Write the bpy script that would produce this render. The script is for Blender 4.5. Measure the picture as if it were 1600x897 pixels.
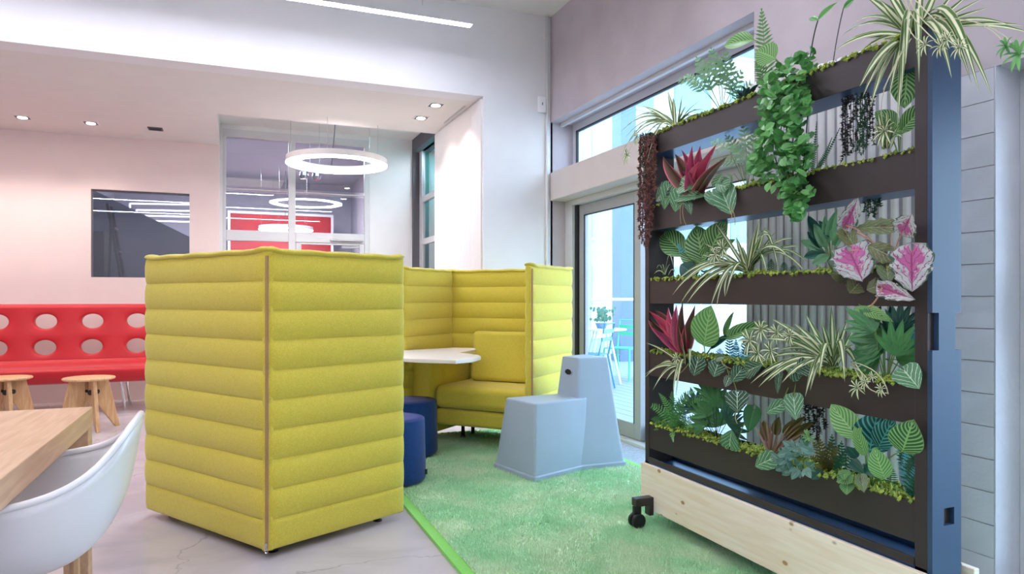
import bpy, bmesh, math, random
from mathutils import Vector, Matrix, noise
R = random.Random(7)
PI = math.pi
for o in list(bpy.data.objects): bpy.data.objects.remove(o)
COL = bpy.context.scene.collection
# ---------------- camera ----------------
TH = math.radians(21.98); ST, CT = math.sin(TH), math.cos(TH); F = 1090.0; H = 1.14; HY = 466.0
cd = bpy.data.cameras.new('camera'); cam = bpy.data.objects.new('camera', cd); COL.objects.link(cam)
cd.sensor_width = 36; cd.lens = 36*F/1600; cd.shift_y = (HY-448.5)/1600; cd.clip_start = .05
cam.location = (0, 0, H); cam.rotation_euler = (PI/2, 0, -TH)
bpy.context.scene.camera = cam
# ---------------- world, exposure ----------------
sc = bpy.context.scene
w = bpy.data.worlds.new('sky'); sc.world = w; w.use_nodes = True
wn = w.node_tree; bg = wn.nodes['Background']
tc = wn.nodes.new('ShaderNodeTexCoord'); sp = wn.nodes.new('ShaderNodeSeparateXYZ'); rp = wn.nodes.new('ShaderNodeValToRGB')
wn.links.new(tc.outputs['Generated'], sp.inputs[0]); wn.links.new(sp.outputs[2], rp.inputs[0])
rp.color_ramp.elements[0].position = 0.0; rp.color_ramp.elements[0].color = (.68, .85, 1, 1)
rp.color_ramp.elements[1].position = .8; rp.color_ramp.elements[1].color = (.40, .66, 1, 1)
wn.links.new(rp.outputs[0], bg.inputs[0]); bg.inputs[1].default_value = 5.0
sc.view_settings.view_transform = 'Standard'; sc.view_settings.look = 'None'
sc.view_settings.gamma = 1; sc.view_settings.use_curve_mapping = False
sc.view_settings.exposure = 0.46
def srgb(c):
    return tuple(((x/255)/12.92 if x/255 <= .04045 else ((x/255+.055)/1.055)**2.4) for x in c)
def area(name, loc, rot, sx, sy, power, col=(1, 1, 1)):
    l = bpy.data.lights.new(name, 'AREA'); l.shape = 'RECTANGLE'; l.size = sx; l.size_y = sy; l.energy = power; l.color = col
    o = bpy.data.objects.new(name, l); o.location = loc; o.rotation_euler = rot; COL.objects.link(o); return o
def portal(*a):
    o = area(*a, 1); o.data.cycles.is_portal = True
# daylight entering through the wall openings on the right (window glass plane), aimed inwards
portal('portal_near_door', (3.04, .85, 1.02), (0, PI/2, 0), 2.0, 1.9)
portal('portal_terrace_door', (3.07, 4.5, 1.02), (0, PI/2, 0), 2.0, 2.7)
portal('portal_upper_window', (3.07, 4.5, 2.53), (0, PI/2, 0), .44, 2.7)
# ---------------- geometry helpers ----------------
def W(L, D, z=0): return Vector((D*ST+L*CT, D*CT-L*ST, z))
def P(px, py=None, X=None, Y=None, Z=None, D=None):
    l = (px-800)/F; dx = ST+l*CT; dy = CT-l*ST; dz = 0 if py is None else -(py-HY)/F
    if X is not None: D = X/dx
    elif Y is not None: D = Y/dy
    elif Z is not None: D = (Z-H)/dz
    return Vector((dx*D, dy*D, H+dz*D))
class MB:
    def __init__(s): s.v = []; s.f = []; s.uv = None
    def add(s, vs, fs, M=None):
        n = len(s.v)
        s.v += [(M @ Vector(v)) if M else Vector(v) for v in vs]
        s.f += [tuple(i+n for i in f) for f in fs]; return s
    def box(s, a, b, M=None):
        x0, y0, z0 = a; x1, y1, z1 = b
        if x0 > x1: x0, x1 = x1, x0
        if y0 > y1: y0, y1 = y1, y0
        if z0 > z1: z0, z1 = z1, z0
        return s.add([(x0,y0,z0),(x1,y0,z0),(x1,y1,z0),(x0,y1,z0),(x0,y0,z1),(x1,y0,z1),(x1,y1,z1),(x0,y1,z1)],
              [(0,3,2,1),(4,5,6,7),(0,1,5,4),(1,2,6,5),(2,3,7,6),(3,0,4,7)], M)
    def prism(s, poly, z0, z1, M=None):
        n = len(poly)
        ar = sum(poly[i][0]*poly[(i+1)%n][1]-poly[(i+1)%n][0]*poly[i][1] for i in range(n))
        if ar < 0: poly = poly[::-1]
        vs = [(p[0], p[1], z0) for p in poly]+[(p[0], p[1], z1) for p in poly]
        return s.add(vs, [tuple(range(n))[::-1], tuple(range(n, 2*n))]+[(i, (i+1)%n, n+(i+1)%n, n+i) for i in range(n)], M)
    def lathe(s, prof, n=24, M=None, cap=True):
        vs = []; fs = []
        for r, z in prof:
            for i in range(n): vs.append((r*math.cos(2*PI*i/n), r*math.sin(2*PI*i/n), z))
        for k in range(len(prof)-1):
            for i in range(n): fs.append((k*n+i, k*n+(i+1)%n, (k+1)*n+(i+1)%n, (k+1)*n+i))
        if cap: fs.append(tuple(range(n))[::-1]); fs.append(tuple(range((len(prof)-1)*n, len(prof)*n)))
        return s.add(vs, fs, M)
    def tube(s, pts, r, n=6, r1=None):
        pts = [Vector(p) for p in pts]; m = len(pts); vs = []; fs = []
        for k, p in enumerate(pts):
            t = (pts[min(k+1, m-1)]-pts[max(k-1, 0)]).normalized()
            a = t.cross(Vector((0, 0, 1)) if abs(t.z) < .95 else Vector((1, 0, 0))).normalized(); b = t.cross(a)
            rr = r if r1 is None else r+(r1-r)*k/(m-1)
            for i in range(n): vs.append(p+(a*math.cos(2*PI*i/n)+b*math.sin(2*PI*i/n))*rr)
        for k in range(m-1):
            for i in range(n): fs.append((k*n+i, (k+1)*n+i, (k+1)*n+(i+1)%n, k*n+(i+1)%n))
        fs.append(tuple(range(n))); fs.append(tuple(range((m-1)*n, m*n))[::-1])
        return s.add(vs, fs)
    def grid(s, pts, nu, nv, close=False):
        fs = []
        for j in range(nv-1):
            for i in range(nu-1 if not close else nu): fs.append((j*nu+i, j*nu+(i+1)%nu, (j+1)*nu+(i+1)%nu, (j+1)*nu+i))
        return s.add(pts, fs)
    def mesh(s, name, mat, smooth=False, off=None, fix=True):
        me = bpy.data.meshes.new(name)
        me.from_pydata([tuple(v-off) if off is not None else tuple(v) for v in s.v], [], s.f)
        if s.uv:
            ul = me.uv_layers.new(name='UVMap')
            for l in me.loops: ul.data[l.index].uv = s.uv[l.vertex_index]
        me.materials.append(mat)
        if fix and not s.uv:
            bm = bmesh.new(); bm.from_mesh(me); bmesh.ops.recalc_face_normals(bm, faces=bm.faces); bm.to_mesh(me); bm.free()
        if smooth:
            for p in me.polygons: p.use_smooth = True
        me.update(); return me
    def build(s, name, mat, parent=None, smooth=False, bevel=0, kind=None, label=None, seg=2, wn=False, fix=True):
        off = None
        if parent is not None: off = rootloc(parent)
        me = s.mesh(name, mat, smooth, off, fix)
        o = bpy.data.objects.new(name, me); COL.objects.link(o)
        if parent is not None: o.parent = parent
        if bevel:
            m = o.modifiers.new('bevel', 'BEVEL'); m.width = bevel; m.segments = seg; m.limit_method = 'ANGLE'; m.angle_limit = .6
            for p in me.polygons: p.use_smooth = True
            m.harden_normals = True
        if kind: o['kind'] = kind
        if label: o['label'] = label
        return o
def rootloc(o):
    while o.parent: o = o.parent
    return Vector(o.location)
def thing(name, loc, label, cat, group=None):
    o = bpy.data.objects.new(name, None); o.location = loc; COL.objects.link(o); o.empty_display_size = .05
    o['label'] = label; o['category'] = cat
    if group: o['group'] = group
    return o
def tag(o, label, cat, group=None, kind=None):
    o['label'] = label; o['category'] = cat
    if group: o['group'] = group
    if kind: o['kind'] = kind
    return o
def bx(a, b, M=None): return MB().box(a, b, M)
def struct(mb, name, mat, **k): return mb.build(name, mat, kind='structure', **k)
# ---------------- materials ----------------
def nt(name):
    m = bpy.data.materials.new(name); m.use_nodes = True; t = m.node_tree; return m, t, t.nodes['Principled BSDF']
def N(t, typ, **k):
    n = t.nodes.new(typ)
    for a, b in k.items(): setattr(n, a, b)
    return n
def mth(t, op, a, b=None, clamp=False):
    n = N(t, 'ShaderNodeMath', operation=op); n.use_clamp = clamp
    for i, x in enumerate((a, b)):
        if x is None: continue
        if isinstance(x, (int, float)): n.inputs[i].default_value = x
        else: t.links.new(x, n.inputs[i])
    return n.outputs[0]
def mixc(t, fac, a, b):
    n = N(t, 'ShaderNodeMix', data_type='RGBA')
    for i, x in ((0, fac), (6, a), (7, b)):
        if isinstance(x, (int, float)): n.inputs[i].default_value = x
        elif isinstance(x, tuple): n.inputs[i].default_value = (*x[:3], 1)
        else: t.links.new(x, n.inputs[i])
    return n.outputs[2]
def sstep(t, x, a, b):
    n = N(t, 'ShaderNodeMapRange'); n.interpolation_type = 'SMOOTHSTEP'
    t.links.new(x, n.inputs[0]); n.inputs[1].default_value = a; n.inputs[2].default_value = b; return n.outputs[0]
def mat(name, col, rough=.5, metal=0, var=.06, scale=6, bump=0, bscale=80, spec=.5, sheen=0, col2=None, vec=None, coat=0):
    m, t, b = nt(name); c = srgb(col); d = srgb(col2) if col2 else tuple(x*(1-var) for x in c)
    co = N(t, 'ShaderNodeTexCoord'); no = N(t, 'ShaderNodeTexNoise'); no.inputs['Scale'].default_value = scale; no.inputs['Detail'].default_value = 5
    src = co.outputs['Object']
    if vec:
        mp = N(t, 'ShaderNodeMapping'); mp.inputs['Scale'].default_value = vec; t.links.new(src, mp.inputs[0]); src = mp.outputs[0]
    t.links.new(src, no.inputs['Vector'])
    t.links.new(mixc(t, sstep(t, no.outputs[0], .35, .65), c, d), b.inputs['Base Color'])
    b.inputs['Roughness'].default_value = rough; b.inputs['Metallic'].default_value = metal; b.inputs['Specular IOR Level'].default_value = spec
    if sheen: b.inputs['Sheen Weight'].default_value = sheen; b.inputs['Sheen Roughness'].default_value = .5
    if coat: b.inputs['Coat Weight'].default_value = coat
    if bump:
        n2 = N(t, 'ShaderNodeTexNoise'); n2.inputs['Scale'].default_value = bscale; n2.inputs['Detail'].default_value = 3; t.links.new(src, n2.inputs['Vector'])
        bp = N(t, 'ShaderNodeBump'); bp.inputs['Strength'].default_value = bump; bp.inputs['Distance'].default_value = .004
        t.links.new(n2.outputs[0], bp.inputs['Height']); t.links.new(bp.outputs[0], b.inputs['Normal'])
    return m
def emit(name, col, st):
    m, t, b = nt(name); b.inputs['Base Color'].default_value = (1, 1, 1, 1)
    b.inputs['Emission Color'].default_value = (*srgb(col), 1); b.inputs['Emission Strength'].default_value = st; return m
def glass(name, tint=(1, 1, 1), refl=1.0):
    m = bpy.data.materials.new(name); m.use_nodes = True; t = m.node_tree; t.nodes.clear()
    out = N(t, 'ShaderNodeOutputMaterial'); tr = N(t, 'ShaderNodeBsdfTransparent'); gl = N(t, 'ShaderNodeBsdfGlossy'); mx = N(t, 'ShaderNodeMixShader'); ge = N(t, 'ShaderNodeNewGeometry'); dt = N(t, 'ShaderNodeVectorMath', operation='DOT_PRODUCT')
    t.links.new(ge.outputs['Normal'], dt.inputs[0]); t.links.new(ge.outputs['Incoming'], dt.inputs[1])
    fr = mth(t, 'ADD', mth(t, 'MULTIPLY', mth(t, 'POWER', mth(t, 'SUBTRACT', 1, mth(t, 'ABSOLUTE', dt.outputs['Value']), True), 5), .96), .04)
    tr.inputs[0].default_value = (*tint, 1); gl.inputs['Roughness'].default_value = .01
    f = mth(t, 'MULTIPLY', fr, refl, True)
    t.links.new(f, mx.inputs[0]); t.links.new(tr.outputs[0], mx.inputs[1]); t.links.new(gl.outputs[0], mx.inputs[2]); t.links.new(mx.outputs[0], out.inputs[0]); return m
def woodmat(name, c1, c2, vec, knots=False, rough=.5):
    m, t, b = nt(name); co = N(t, 'ShaderNodeTexCoord'); mp = N(t, 'ShaderNodeMapping'); mp.inputs['Scale'].default_value = vec
    t.links.new(co.outputs['Object'], mp.inputs[0]); no = N(t, 'ShaderNodeTexNoise'); no.inputs['Scale'].default_value = 3; no.inputs['Detail'].default_value = 8
    no.inputs['Distortion'].default_value = .4
    t.links.new(mp.outputs[0], no.inputs['Vector']); c = mixc(t, sstep(t, no.outputs[0], .3, .7), srgb(c1), srgb(c2))
    if knots:
        m2 = N(t, 'ShaderNodeMapping'); m2.inputs['Scale'].default_value = (9, 9, 15); t.links.new(co.outputs['Object'], m2.inputs[0])
        vo = N(t, 'ShaderNodeTexVoronoi'); vo.inputs['Scale'].default_value = 1.0; t.links.new(m2.outputs[0], vo.inputs['Vector'])
        c = mixc(t, mth(t, 'SUBTRACT', 1, sstep(t, vo.outputs['Distance'], .08, .17)), c, srgb((176, 132, 84)))
    t.links.new(c, b.inputs['Base Color']); b.inputs['Roughness'].default_value = rough
    bp = N(t, 'ShaderNodeBump'); bp.inputs['Strength'].default_value = .15; bp.inputs['Distance'].default_value = .002
    t.links.new(no.outputs[0], bp.inputs['Height']); t.links.new(bp.outputs[0], b.inputs['Normal']); return m
def fabric(name, c1, c2, sheen=.3):
    m, t, b = nt(name); co = N(t, 'ShaderNodeTexCoord'); no = N(t, 'ShaderNodeTexNoise'); no.inputs['Scale'].default_value = 260; no.inputs['Detail'].default_value = 3
    n2 = N(t, 'ShaderNodeTexNoise'); n2.inputs['Scale'].default_value = 45; n2.inputs['Detail'].default_value = 4
    for n in (no, n2): t.links.new(co.outputs['Object'], n.inputs['Vector'])
    f = mth(t, 'ADD', mth(t, 'MULTIPLY', no.outputs[0], .85), mth(t, 'MULTIPLY', n2.outputs[0], .15))
    t.links.new(mixc(t, sstep(t, f, .36, .64), srgb(c1), srgb(c2)), b.inputs['Base Color']); b.inputs['Roughness'].default_value = .9
    b.inputs['Sheen Weight'].default_value = sheen; b.inputs['Specular IOR Level'].default_value = .2
    bp = N(t, 'ShaderNodeBump'); bp.inputs['Strength'].default_value = .35; bp.inputs['Distance'].default_value = .002
    t.links.new(no.outputs[0], bp.inputs['Height']); t.links.new(bp.outputs[0], b.inputs['Normal']); return m
M = dict(
 wall=mat('white_wall', (232, 230, 232), .75, bump=.05, var=.02), pink=mat('white_wall_red_bounce', (236, 218, 215), .75, bump=.05, var=.02),  # back wall is white; pink bounce from the red is put into its colour
 ceil=mat('ceiling_paint', (232, 228, 226), .8, var=.02), warmceil=mat('low_ceiling_paint', (226, 222, 218), .8, var=.02),
 conc=mat('painted_concrete', (196, 186, 192), .75, var=.10, scale=3, bump=.2, bscale=30),
 block=mat('painted_block', (214, 216, 224), .7, var=.06, scale=8, bump=.35, bscale=60),
 joint=mat('mortar_joint', (190, 192, 202), .9), frame=mat('window_frame', (214, 214, 218), .4, var=.02), taupe=mat('door_sash', (168, 168, 172), .4, var=.03),
 dark=mat('dark_gap', (26, 26, 30), .6), beam=mat('beam_paint', (212, 203, 200), .7, var=.03, bump=.05),
 glass=glass('clear_glass', (.96, .99, 1)), dglass=glass('interior_glass', (.80, .81, .86), 2.2),
 ygreen=fabric('lime_fabric', (224, 206, 84), (208, 190, 66)), blue=fabric('navy_fabric', (22, 66, 128), (14, 50, 106), .2),
 brass=mat('brass_zip', (196, 160, 110), .35, .8), steel=mat('brushed_steel', (190, 192, 196), .3, .9), black=mat('black_plastic', (20, 20, 22), .5),
 white=mat('white_plastic', (240, 240, 242), .3, var=.01, coat=.3), top=mat('white_laminate', (236, 230, 224), .35, var=.01),
 stool=mat('pale_blue_plastic', (164, 180, 196), .5, var=.03, bump=.08, bscale=300),
 red=mat('red_foam', (192, 8, 26), .5, var=.04, sheen=.2), oak=woodmat('oak_veneer', (218, 180, 144), (202, 160, 122), (14, 1.2, 14)),
 oakleg=woodmat('stool_oak', (216, 178, 134), (196, 150, 104), (20, 20, 2)), pine=woodmat('pine_board', (250, 238, 220), (240, 222, 196), (1, 1.1, 14), True),
 rack=mat('rack_metal', (52, 44, 44), .42, .0, var=.1, scale=4), navy=mat('side_metal_daylight_tint', (44, 72, 104), .45, 0, var=.08, scale=3), tray=mat('tray_metal_daylight_tint', (48, 84, 128), .3, .3),  # side and tray blues carry window daylight in their colour
 screen=mat('white_flute', (238, 238, 240), .5, var=.01), grey=mat('dark_grey_paint', (92, 92, 100), .6), lgrey=mat('room_grey', (170, 170, 182), .7),
 teal=mat('teal_wall', (30, 160, 156), .7), redwall=mat('red_panel', (176, 18, 32), .6, var=.2, scale=3),
 led=emit('led_diffuser', (238, 240, 255), 38), ring=emit('ring_diffuser', (255, 250, 248), 32), spot=emit('downlight_lens', (255, 240, 224), 30), chrome=mat('chrome', (215, 215, 220), .12, 1),
 deck=mat('terrace_plank', (150, 154, 160), .6, var=.12, scale=5, bump=.2, vec=(1, 8, 1)), gchair=mat('mint_metal', (70, 196, 150), .4), bbrick=mat('white_brick', (184, 190, 198), .8, var=.06), farwhite=mat('far_facade', (170, 178, 188), .8), fargrey=mat('far_glass_block', (96, 122, 150), .3),
)
# floor and rug materials
def floormat():
    m, t, b = nt('poured_floor'); co = N(t, 'ShaderNodeTexCoord'); no = N(t, 'ShaderNodeTexNoise'); no.inputs['Scale'].default_value = 2.2; no.inputs['Detail'].default_value = 9; no.inputs['Distortion'].default_value = 1.2
    t.links.new(co.outputs['Object'], no.inputs['Vector']); c = mixc(t, sstep(t, no.outputs[0], .35, .65), srgb((202, 195, 198)), srgb((188, 181, 186)))
    vo = N(t, 'ShaderNodeTexVoronoi'); vo.feature = 'DISTANCE_TO_EDGE'; vo.inputs['Scale'].default_value = .55
    mx = N(t, 'ShaderNodeVectorMath', operation='MULTIPLY_ADD'); t.links.new(no.outputs['Color'], mx.inputs[0]); mx.inputs[1].default_value = (.5, .5, .5); t.links.new(co.outputs['Object'], mx.inputs[2])
    t.links.new(mx.outputs[0], vo.inputs['Vector'])
    crack = mth(t, 'MULTIPLY', mth(t, 'SUBTRACT', 1, sstep(t, vo.outputs[0], .0, .005)), .35)
    t.links.new(mixc(t, crack, c, srgb((110, 100, 100))), b.inputs['Base Color']); b.inputs['Roughness'].default_value = .22; b.inputs['Specular IOR Level'].default_value = .5
    return m
M['floor'] = floormat()
def rugmat(name, a, b_, c_):
    m, t, b = nt(name); co = N(t, 'ShaderNodeTexCoord'); no = N(t, 'ShaderNodeTexNoise'); no.inputs['Scale'].default_value = 160; no.inputs['Detail'].default_value = 4
    n2 = N(t, 'ShaderNodeTexNoise'); n2.inputs['Scale'].default_value = 3.5; n2.inputs['Detail'].default_value = 6
    for n in (no, n2): t.links.new(co.outputs['Object'], n.inputs['Vector'])
    c = mixc(t, sstep(t, n2.outputs[0], .38, .62), srgb(a), srgb(b_)); c = mixc(t, mth(t, 'MULTIPLY', mth(t, 'SUBTRACT', 1, sstep(t, no.outputs[0], .3, .5)), .6), c, srgb(c_))
    t.links.new(c, b.inputs['Base Color']); b.inputs['Roughness'].default_value = 1; b.inputs['Specular IOR Level'].default_value = .1
    return m
M['rug'] = rugmat('green_pile', (212, 234, 198), (182, 226, 182), (148, 202, 154)); M['rugedge'] = fabric('rug_binding', (128, 210, 84), (116, 196, 76))
# ---------------- the shell ----------------
XW = 2.75; YF = 5.86; ZC = 3.74; ZL = 2.94; XJ = 2.088; YJ = 7.43; YP = 8.9; YG = 9.17; ZR = 3.25; XR = 2.25; XL = -.12
struct(bx((-7, -3.2, -.1), (XW+.35, 16, 0)), 'floor', M['floor'])
struct(bx((-7.2, -3.2, ZC), (XW+.3, YF+.2, ZC+.15)), 'ceiling', M['ceil'])
struct(bx((-7.2, YF, ZL), (XJ, YF+.2, ZC)), 'wall_bulkhead', M['wall'])
pier = struct(bx((XJ, YF, 0), (XW+.02, YJ, ZC)), 'wall_pier', M['wall'])
# panels on the jamb of the pier
for i, (y0, y1) in enumerate(((YF+.03, 6.18), (6.185, YJ-.02))):
    bx((XJ-.012, y0, .02), (XJ, y1, ZL-.015)).build('panel', M['wall'], pier, bevel=.002)
lc = MB(); lc.box((-7.2, YF+.2, ZL), (XJ, 7.4, ZL+.1)); lc.box((-7.2, 7.4, ZL), (XL, YP+.1, ZL+.1))
low = struct(lc, 'ceiling_low', M['warmceil'])
bx((XJ-.06, YF+.35, ZL-.006), (XJ-.045, 6.9, ZL)).build('ceiling_track', M['steel'], low)
rc = MB(); rc.box((XL, 7.4, ZR), (XR+.4, YG+.3, ZR+.1)); rc.box((XL-.04, 7.4, ZL+.1), (XL, YG+.1, ZR+.1)); rc.box((XL, 7.36, ZL+.1), (XR, 7.4, ZR+.1))
struct(rc, 'ceiling_recess', M['warmceil'])
# white wall with opening, red bounce tinted into its paint
a = P(142, 295, Y=YP); b = P(296, 433, Y=YP); z1 = P(142, 295, Y=YP).z; z0 = P(142, 433, Y=YP).z
pw = MB(); pw.box((-7.2, YP, 0), (a.x, YP+.14, ZL+.1)); pw.box((b.x, YP, 0), (XL, YP+.14, ZL+.1)); pw.box((a.x, YP, 0), (b.x, YP+.14, z0)); pw.box((a.x, YP, z1), (b.x, YP+.14, ZL+.1))
struct(pw, 'wall_back', M['pink'])
struct(bx((XL-.04, YP+.14, 0), (XL, YG, ZR)), 'wall_recess_side', M['wall'])
wi = struct(bx((a.x, YP+.02, z1-.02), (b.x, YP+.05, z1)), 'window_1', M['grey'])
bx((a.x, YP+.02, z0), (a.x+.015, YP+.05, z1-.02)).build('frame', M['grey'], wi); bx((a.x+.01, YP+.03, z0), (b.x, YP+.036, z1-.02)).build('pane', M['dglass'], wi)
# glazed wall
gx = [P(x, 0, Y=YG).x for x in (348, 350.5, 450.5, 461.5, 569, 577)]
gz = lambda x, y: P(x, y, Y=YG).z
zt = gz(400, 217); r1b = gz(400, 293.5); r2t = gz(400, 301); r2b = gz(400, 364.5); r3t = gz(400, 373)
g = struct(bx((gx[0], YG-.03, zt), (gx[5], YG+.05, zt+.09)), 'window_2', M['frame'])
def gbar(x0, x1, z0, z1, nm='mullion', y0=YG-.03, y1=YG+.05, par=None, m='frame'): return bx((x0, y0, z0), (x1, y1, z1)).build(nm, M[m], par or g, bevel=.004)
gbar(gx[0], gx[1]+.02, 0, zt); gbar(gx[2], gx[3], 0, zt); gbar(gx[4], gx[5], 0, zt)
gbar(gx[1]+.02, gx[2], r1b-.035, r2t+.035-.0, ); gbar(gx[3], gx[4], r1b-.035, r2t+.035)
gbar(gx[1]+.02, gx[2], r3t-.03, r2b+.03, ); gbar(gx[3], gx[4], r3t-.03, r2b+.03)
gbar(gx[1]+.02, gx[2], 0, .1)
for x0, x1 in ((gx[1]+.02, gx[2]), (gx[3], gx[4])):
    for q0, q1 in ((r1b+.03, zt), (r2b+.03, r2t-.0)): bx((x0, YG+.005, q0-.02), (x1, YG+.011, q1)).build('pane', M['dglass'], g)
bx((gx[1]+.02, YG+.005, .1), (gx[2], YG+.011, r3t-.03)).build('pane', M['dglass'], g)
dz = gz(515, 383); dx0 = P(470.5, 0, Y=YG).x; dx1 = P(561, 0, Y=YG).x; DT = r3t-.035
d1 = struct(MB().box((gx[3]+.004, YG-.035, .01), (dx0, YG+.03, DT)).box((dx1, YG-.035, .01), (gx[4]-.004, YG+.03, DT)).box((dx0, YG-.035, dz), (dx1, YG+.03, DT)).box((dx0, YG-.035, .01), (dx1, YG+.03, .15)), 'door_1', M['frame'])
bx((dx0, YG, .15), (dx1, YG+.006, dz)).build('pane', M['dglass'], d1)
bx((P(515, 0, Y=YG).x, YG-.07, DT+.03), (P(566, 0, Y=YG).x, YG-.035, DT+.055)).build('door_closer', M['steel'], d1, bevel=.003)
bx((P(533, 0, Y=YG).x, YG-.07, DT-.06), (P(561, 0, Y=YG).x, YG-.035, DT-.03)).build('closer_arm', M['steel'], d1, bevel=.003)
struct(MB().box((gx[5], YG-.03, 0), (XR+.02, YG+.1, ZR)).box((XL, YG-.03, zt+.09), (gx[5], YG+.1, ZR)).box((XL, YG-.03, 0), (gx[0], YG+.1, zt+.09)), 'wall_glazed', M['wall'])
# side partition at XR with dark reveal and teal glass door
struct(MB().box((XR, 9.1, 0), (XR+.35, YG-.03, ZR)).box((XR, YJ, 3.085), (XR+.35, 9.1, ZR)).box((XJ+.02, YJ, 0), (XR+.35, YJ+.02, ZR)), 'wall_side_reveal', M['grey'])
x2 = XR+.09
w3 = struct(bx((x2, 8.98, 0), (x2+.05, 9.1, 3.085)), 'window_3', M['frame'])
def zz(y, px=668): return P(px, y, X=x2).z
bx((x2, YJ+.02, zz(228)), (x2+.05, 8.98, 3.085)).build('mullion', M['frame'], w3)
for ya, yb in ((303, 312), (371, 380), (455, 470)): bx((x2, YJ+.02, zz(yb)), (x2+.05, 8.98, zz(ya))).build('mullion', M['frame'], w3)
bx((x2+.02, YJ+.02, 0), (x2+.026, 8.98, zz(228))).build('pane', M['dglass'], w3)
# teal room behind
struct(MB().box((XW+.25, YJ, 0), (XW+.35, 16, 3.3)).box((XR+.35, 14.9, 0), (XW+.25, 15, 3.3)), 'wall_teal_room', M['teal'])
struct(MB().box((2.40, 9.02, 0), (2.60, 9.095, 3.08)).box((2.60, YJ+.03, 0), (2.64, 9.095, 3.08)), 'wall_teal', M['teal']); struct(bx((XR+.36, YJ+.03, 3.3), (XW+.35, 15, 3.4)), 'ceiling_teal', M['grey'])
area('teal_room_fill', (2.5, 8.3, 3.07), (0, 0, 0), .12, 1, 28, (.9, 1, 1))  # area light without a fixture, added to brighten the teal wall
# grey room behind glazing
struct(MB().box((-2.2, YG+.15, 3.6), (XR+.33, 16, 3.7)), 'ceiling_grey', M['lgrey'])
struct(MB().box((-7, 15.5, 0), (XR+.3, 15.6, 3.6)).box((XR+.2, YG+.35, 0), (XR+.3, 15.5, 3.6)).box((-2.2, YP+.2, 0), (-2.1, 15.5, 3.6)), 'wall_grey', M['lgrey'])
ra = P(360, 333, Y=14.9); rb = P(517, 333, Y=14.9)
rw = thing('red_wall_panel', ((ra.x+rb.x)/2, 15, 0), 'tall glossy red wall panel in a pale frame seen through the glazed partition', 'wall panel')
bx((ra.x, 14.9, 0), (rb.x, 14.96, ra.z)).build('panel', M['redwall'], rw); MB().box((ra.x-.05, 14.88, 0), (ra.x, 14.97, ra.z+.05)).box((rb.x, 14.88, 0), (rb.x+.05, 14.97, ra.z+.05)).box((ra.x, 14.88, ra.z), (rb.x, 14.97, ra.z+.05)).build('border', M['frame'], rw)
area('grey_room_fill', (0.6, 12.6, 3.5), (0, 0, 0), 2, 3, 230, (1, .98, 1))  # unseen light added to brighten the room behind the glazing
# room behind the small window: dark with sloping wall and modelled LED reflections
struct(MB().box((-7.2, 13.5, 0), (-2.2, 13.6, 3.6)).box((-7.2, YP+.14, 3.6), (-2.2, 13.6, 3.7)).box((-7.2, YP+.14, 0), (-7.1, 13.5, 3.6)), 'wall_dark_room', M['grey'])
# walls out of view
struct(bx((-7.2, -3.2, 0), (-7, YP, ZC)), 'wall_left', M['wall']); struct(bx((-7, -3.3, 0), (XW+.3, -3.2, ZC)), 'wall_rear', M['wall'])
# window wall, right
XG = 3.0; zs = 2.30; zh = 2.765; zb = 2.04; Y2 = 3.15; YD = 1.81; T = .3
wr = struct(MB().box((XW, -3.2, zh), (XW+T, YF+.05, ZC)).box((XW, -3.2, zb), (XW+T, Y2, zh)).box((XW+.006, YD, 0), (XW+T, Y2, zb)).box((XW, -3.2, 0), (XW+T, -.1, zb)).box((XW+.0, YF+.0, 0), (XW+T, YF+.25, ZC)), 'wall_right', M['conc'])
ch = .1275; bl = .36; nr = 16
proto = {}
for r in range(nr):
    y = YD; first = True; off = (r % 2)*bl/2
    cuts = [YD]; yy = YD+(bl if off == 0 else bl/2)
    while yy < Y2-.02: cuts.append(yy); yy += bl
    cuts.append(Y2)
    for k in range(len(cuts)-1):
        y0, y1 = cuts[k], cuts[k+1]; L = round(y1-y0-.0036, 4)
        if L not in proto:
            mb = bx((-.012, -L/2, -ch/2+.0018), (.0, L/2, ch/2-.0018)); proto[L] = mb.mesh('block', M['block'])
        o = bpy.data.objects.new('block', proto[L]); COL.objects.link(o); o.parent = wr; o.location = (XW+.012, (y0+y1)/2, (r+.5)*ch)
jam = MB(); jam.box((XW+.0, YD-.005, 0), (XW+T, YD+.0, zb)); struct(jam, 'trim_1', M['block'])
bm_ = struct(bx((XW-.01, Y2, zb), (XW+T, YF, zs)), 'wall_beam', M['beam'], bevel=.01)
# recess under header: small shadow gap strip
struct(bx((XW+.10, Y2, zh-.03), (XW+.13, YF, zh)), 'trim_2', M['frame'])
# upper window
uw = struct(MB().box((XG-.02, Y2, zs), (XG+.04, Y2+.07, zh)).box((XG-.02, YF-.07, zs), (XG+.04, YF, zh)).box((XG-.02, Y2+.07, zh-.07), (XG+.04, YF-.07, zh)).box((XG-.02, Y2+.07, zs), (XG+.04, YF-.07, zs+.02)), 'window_4', M['frame'], bevel=.004)
bx((XG+.01, Y2+.07, zs+.02), (XG+.016, YF-.07, zh-.07)).build('pane', M['glass'], uw)
MB().box((XG-.024, Y2+.07, zh-.082), (XG+.0, YF-.07, zh-.07)).box((XG-.024, YF-.082, zs+.02), (XG, YF-.07, zh-.07)).build('gasket', M['dark'], uw)
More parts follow.
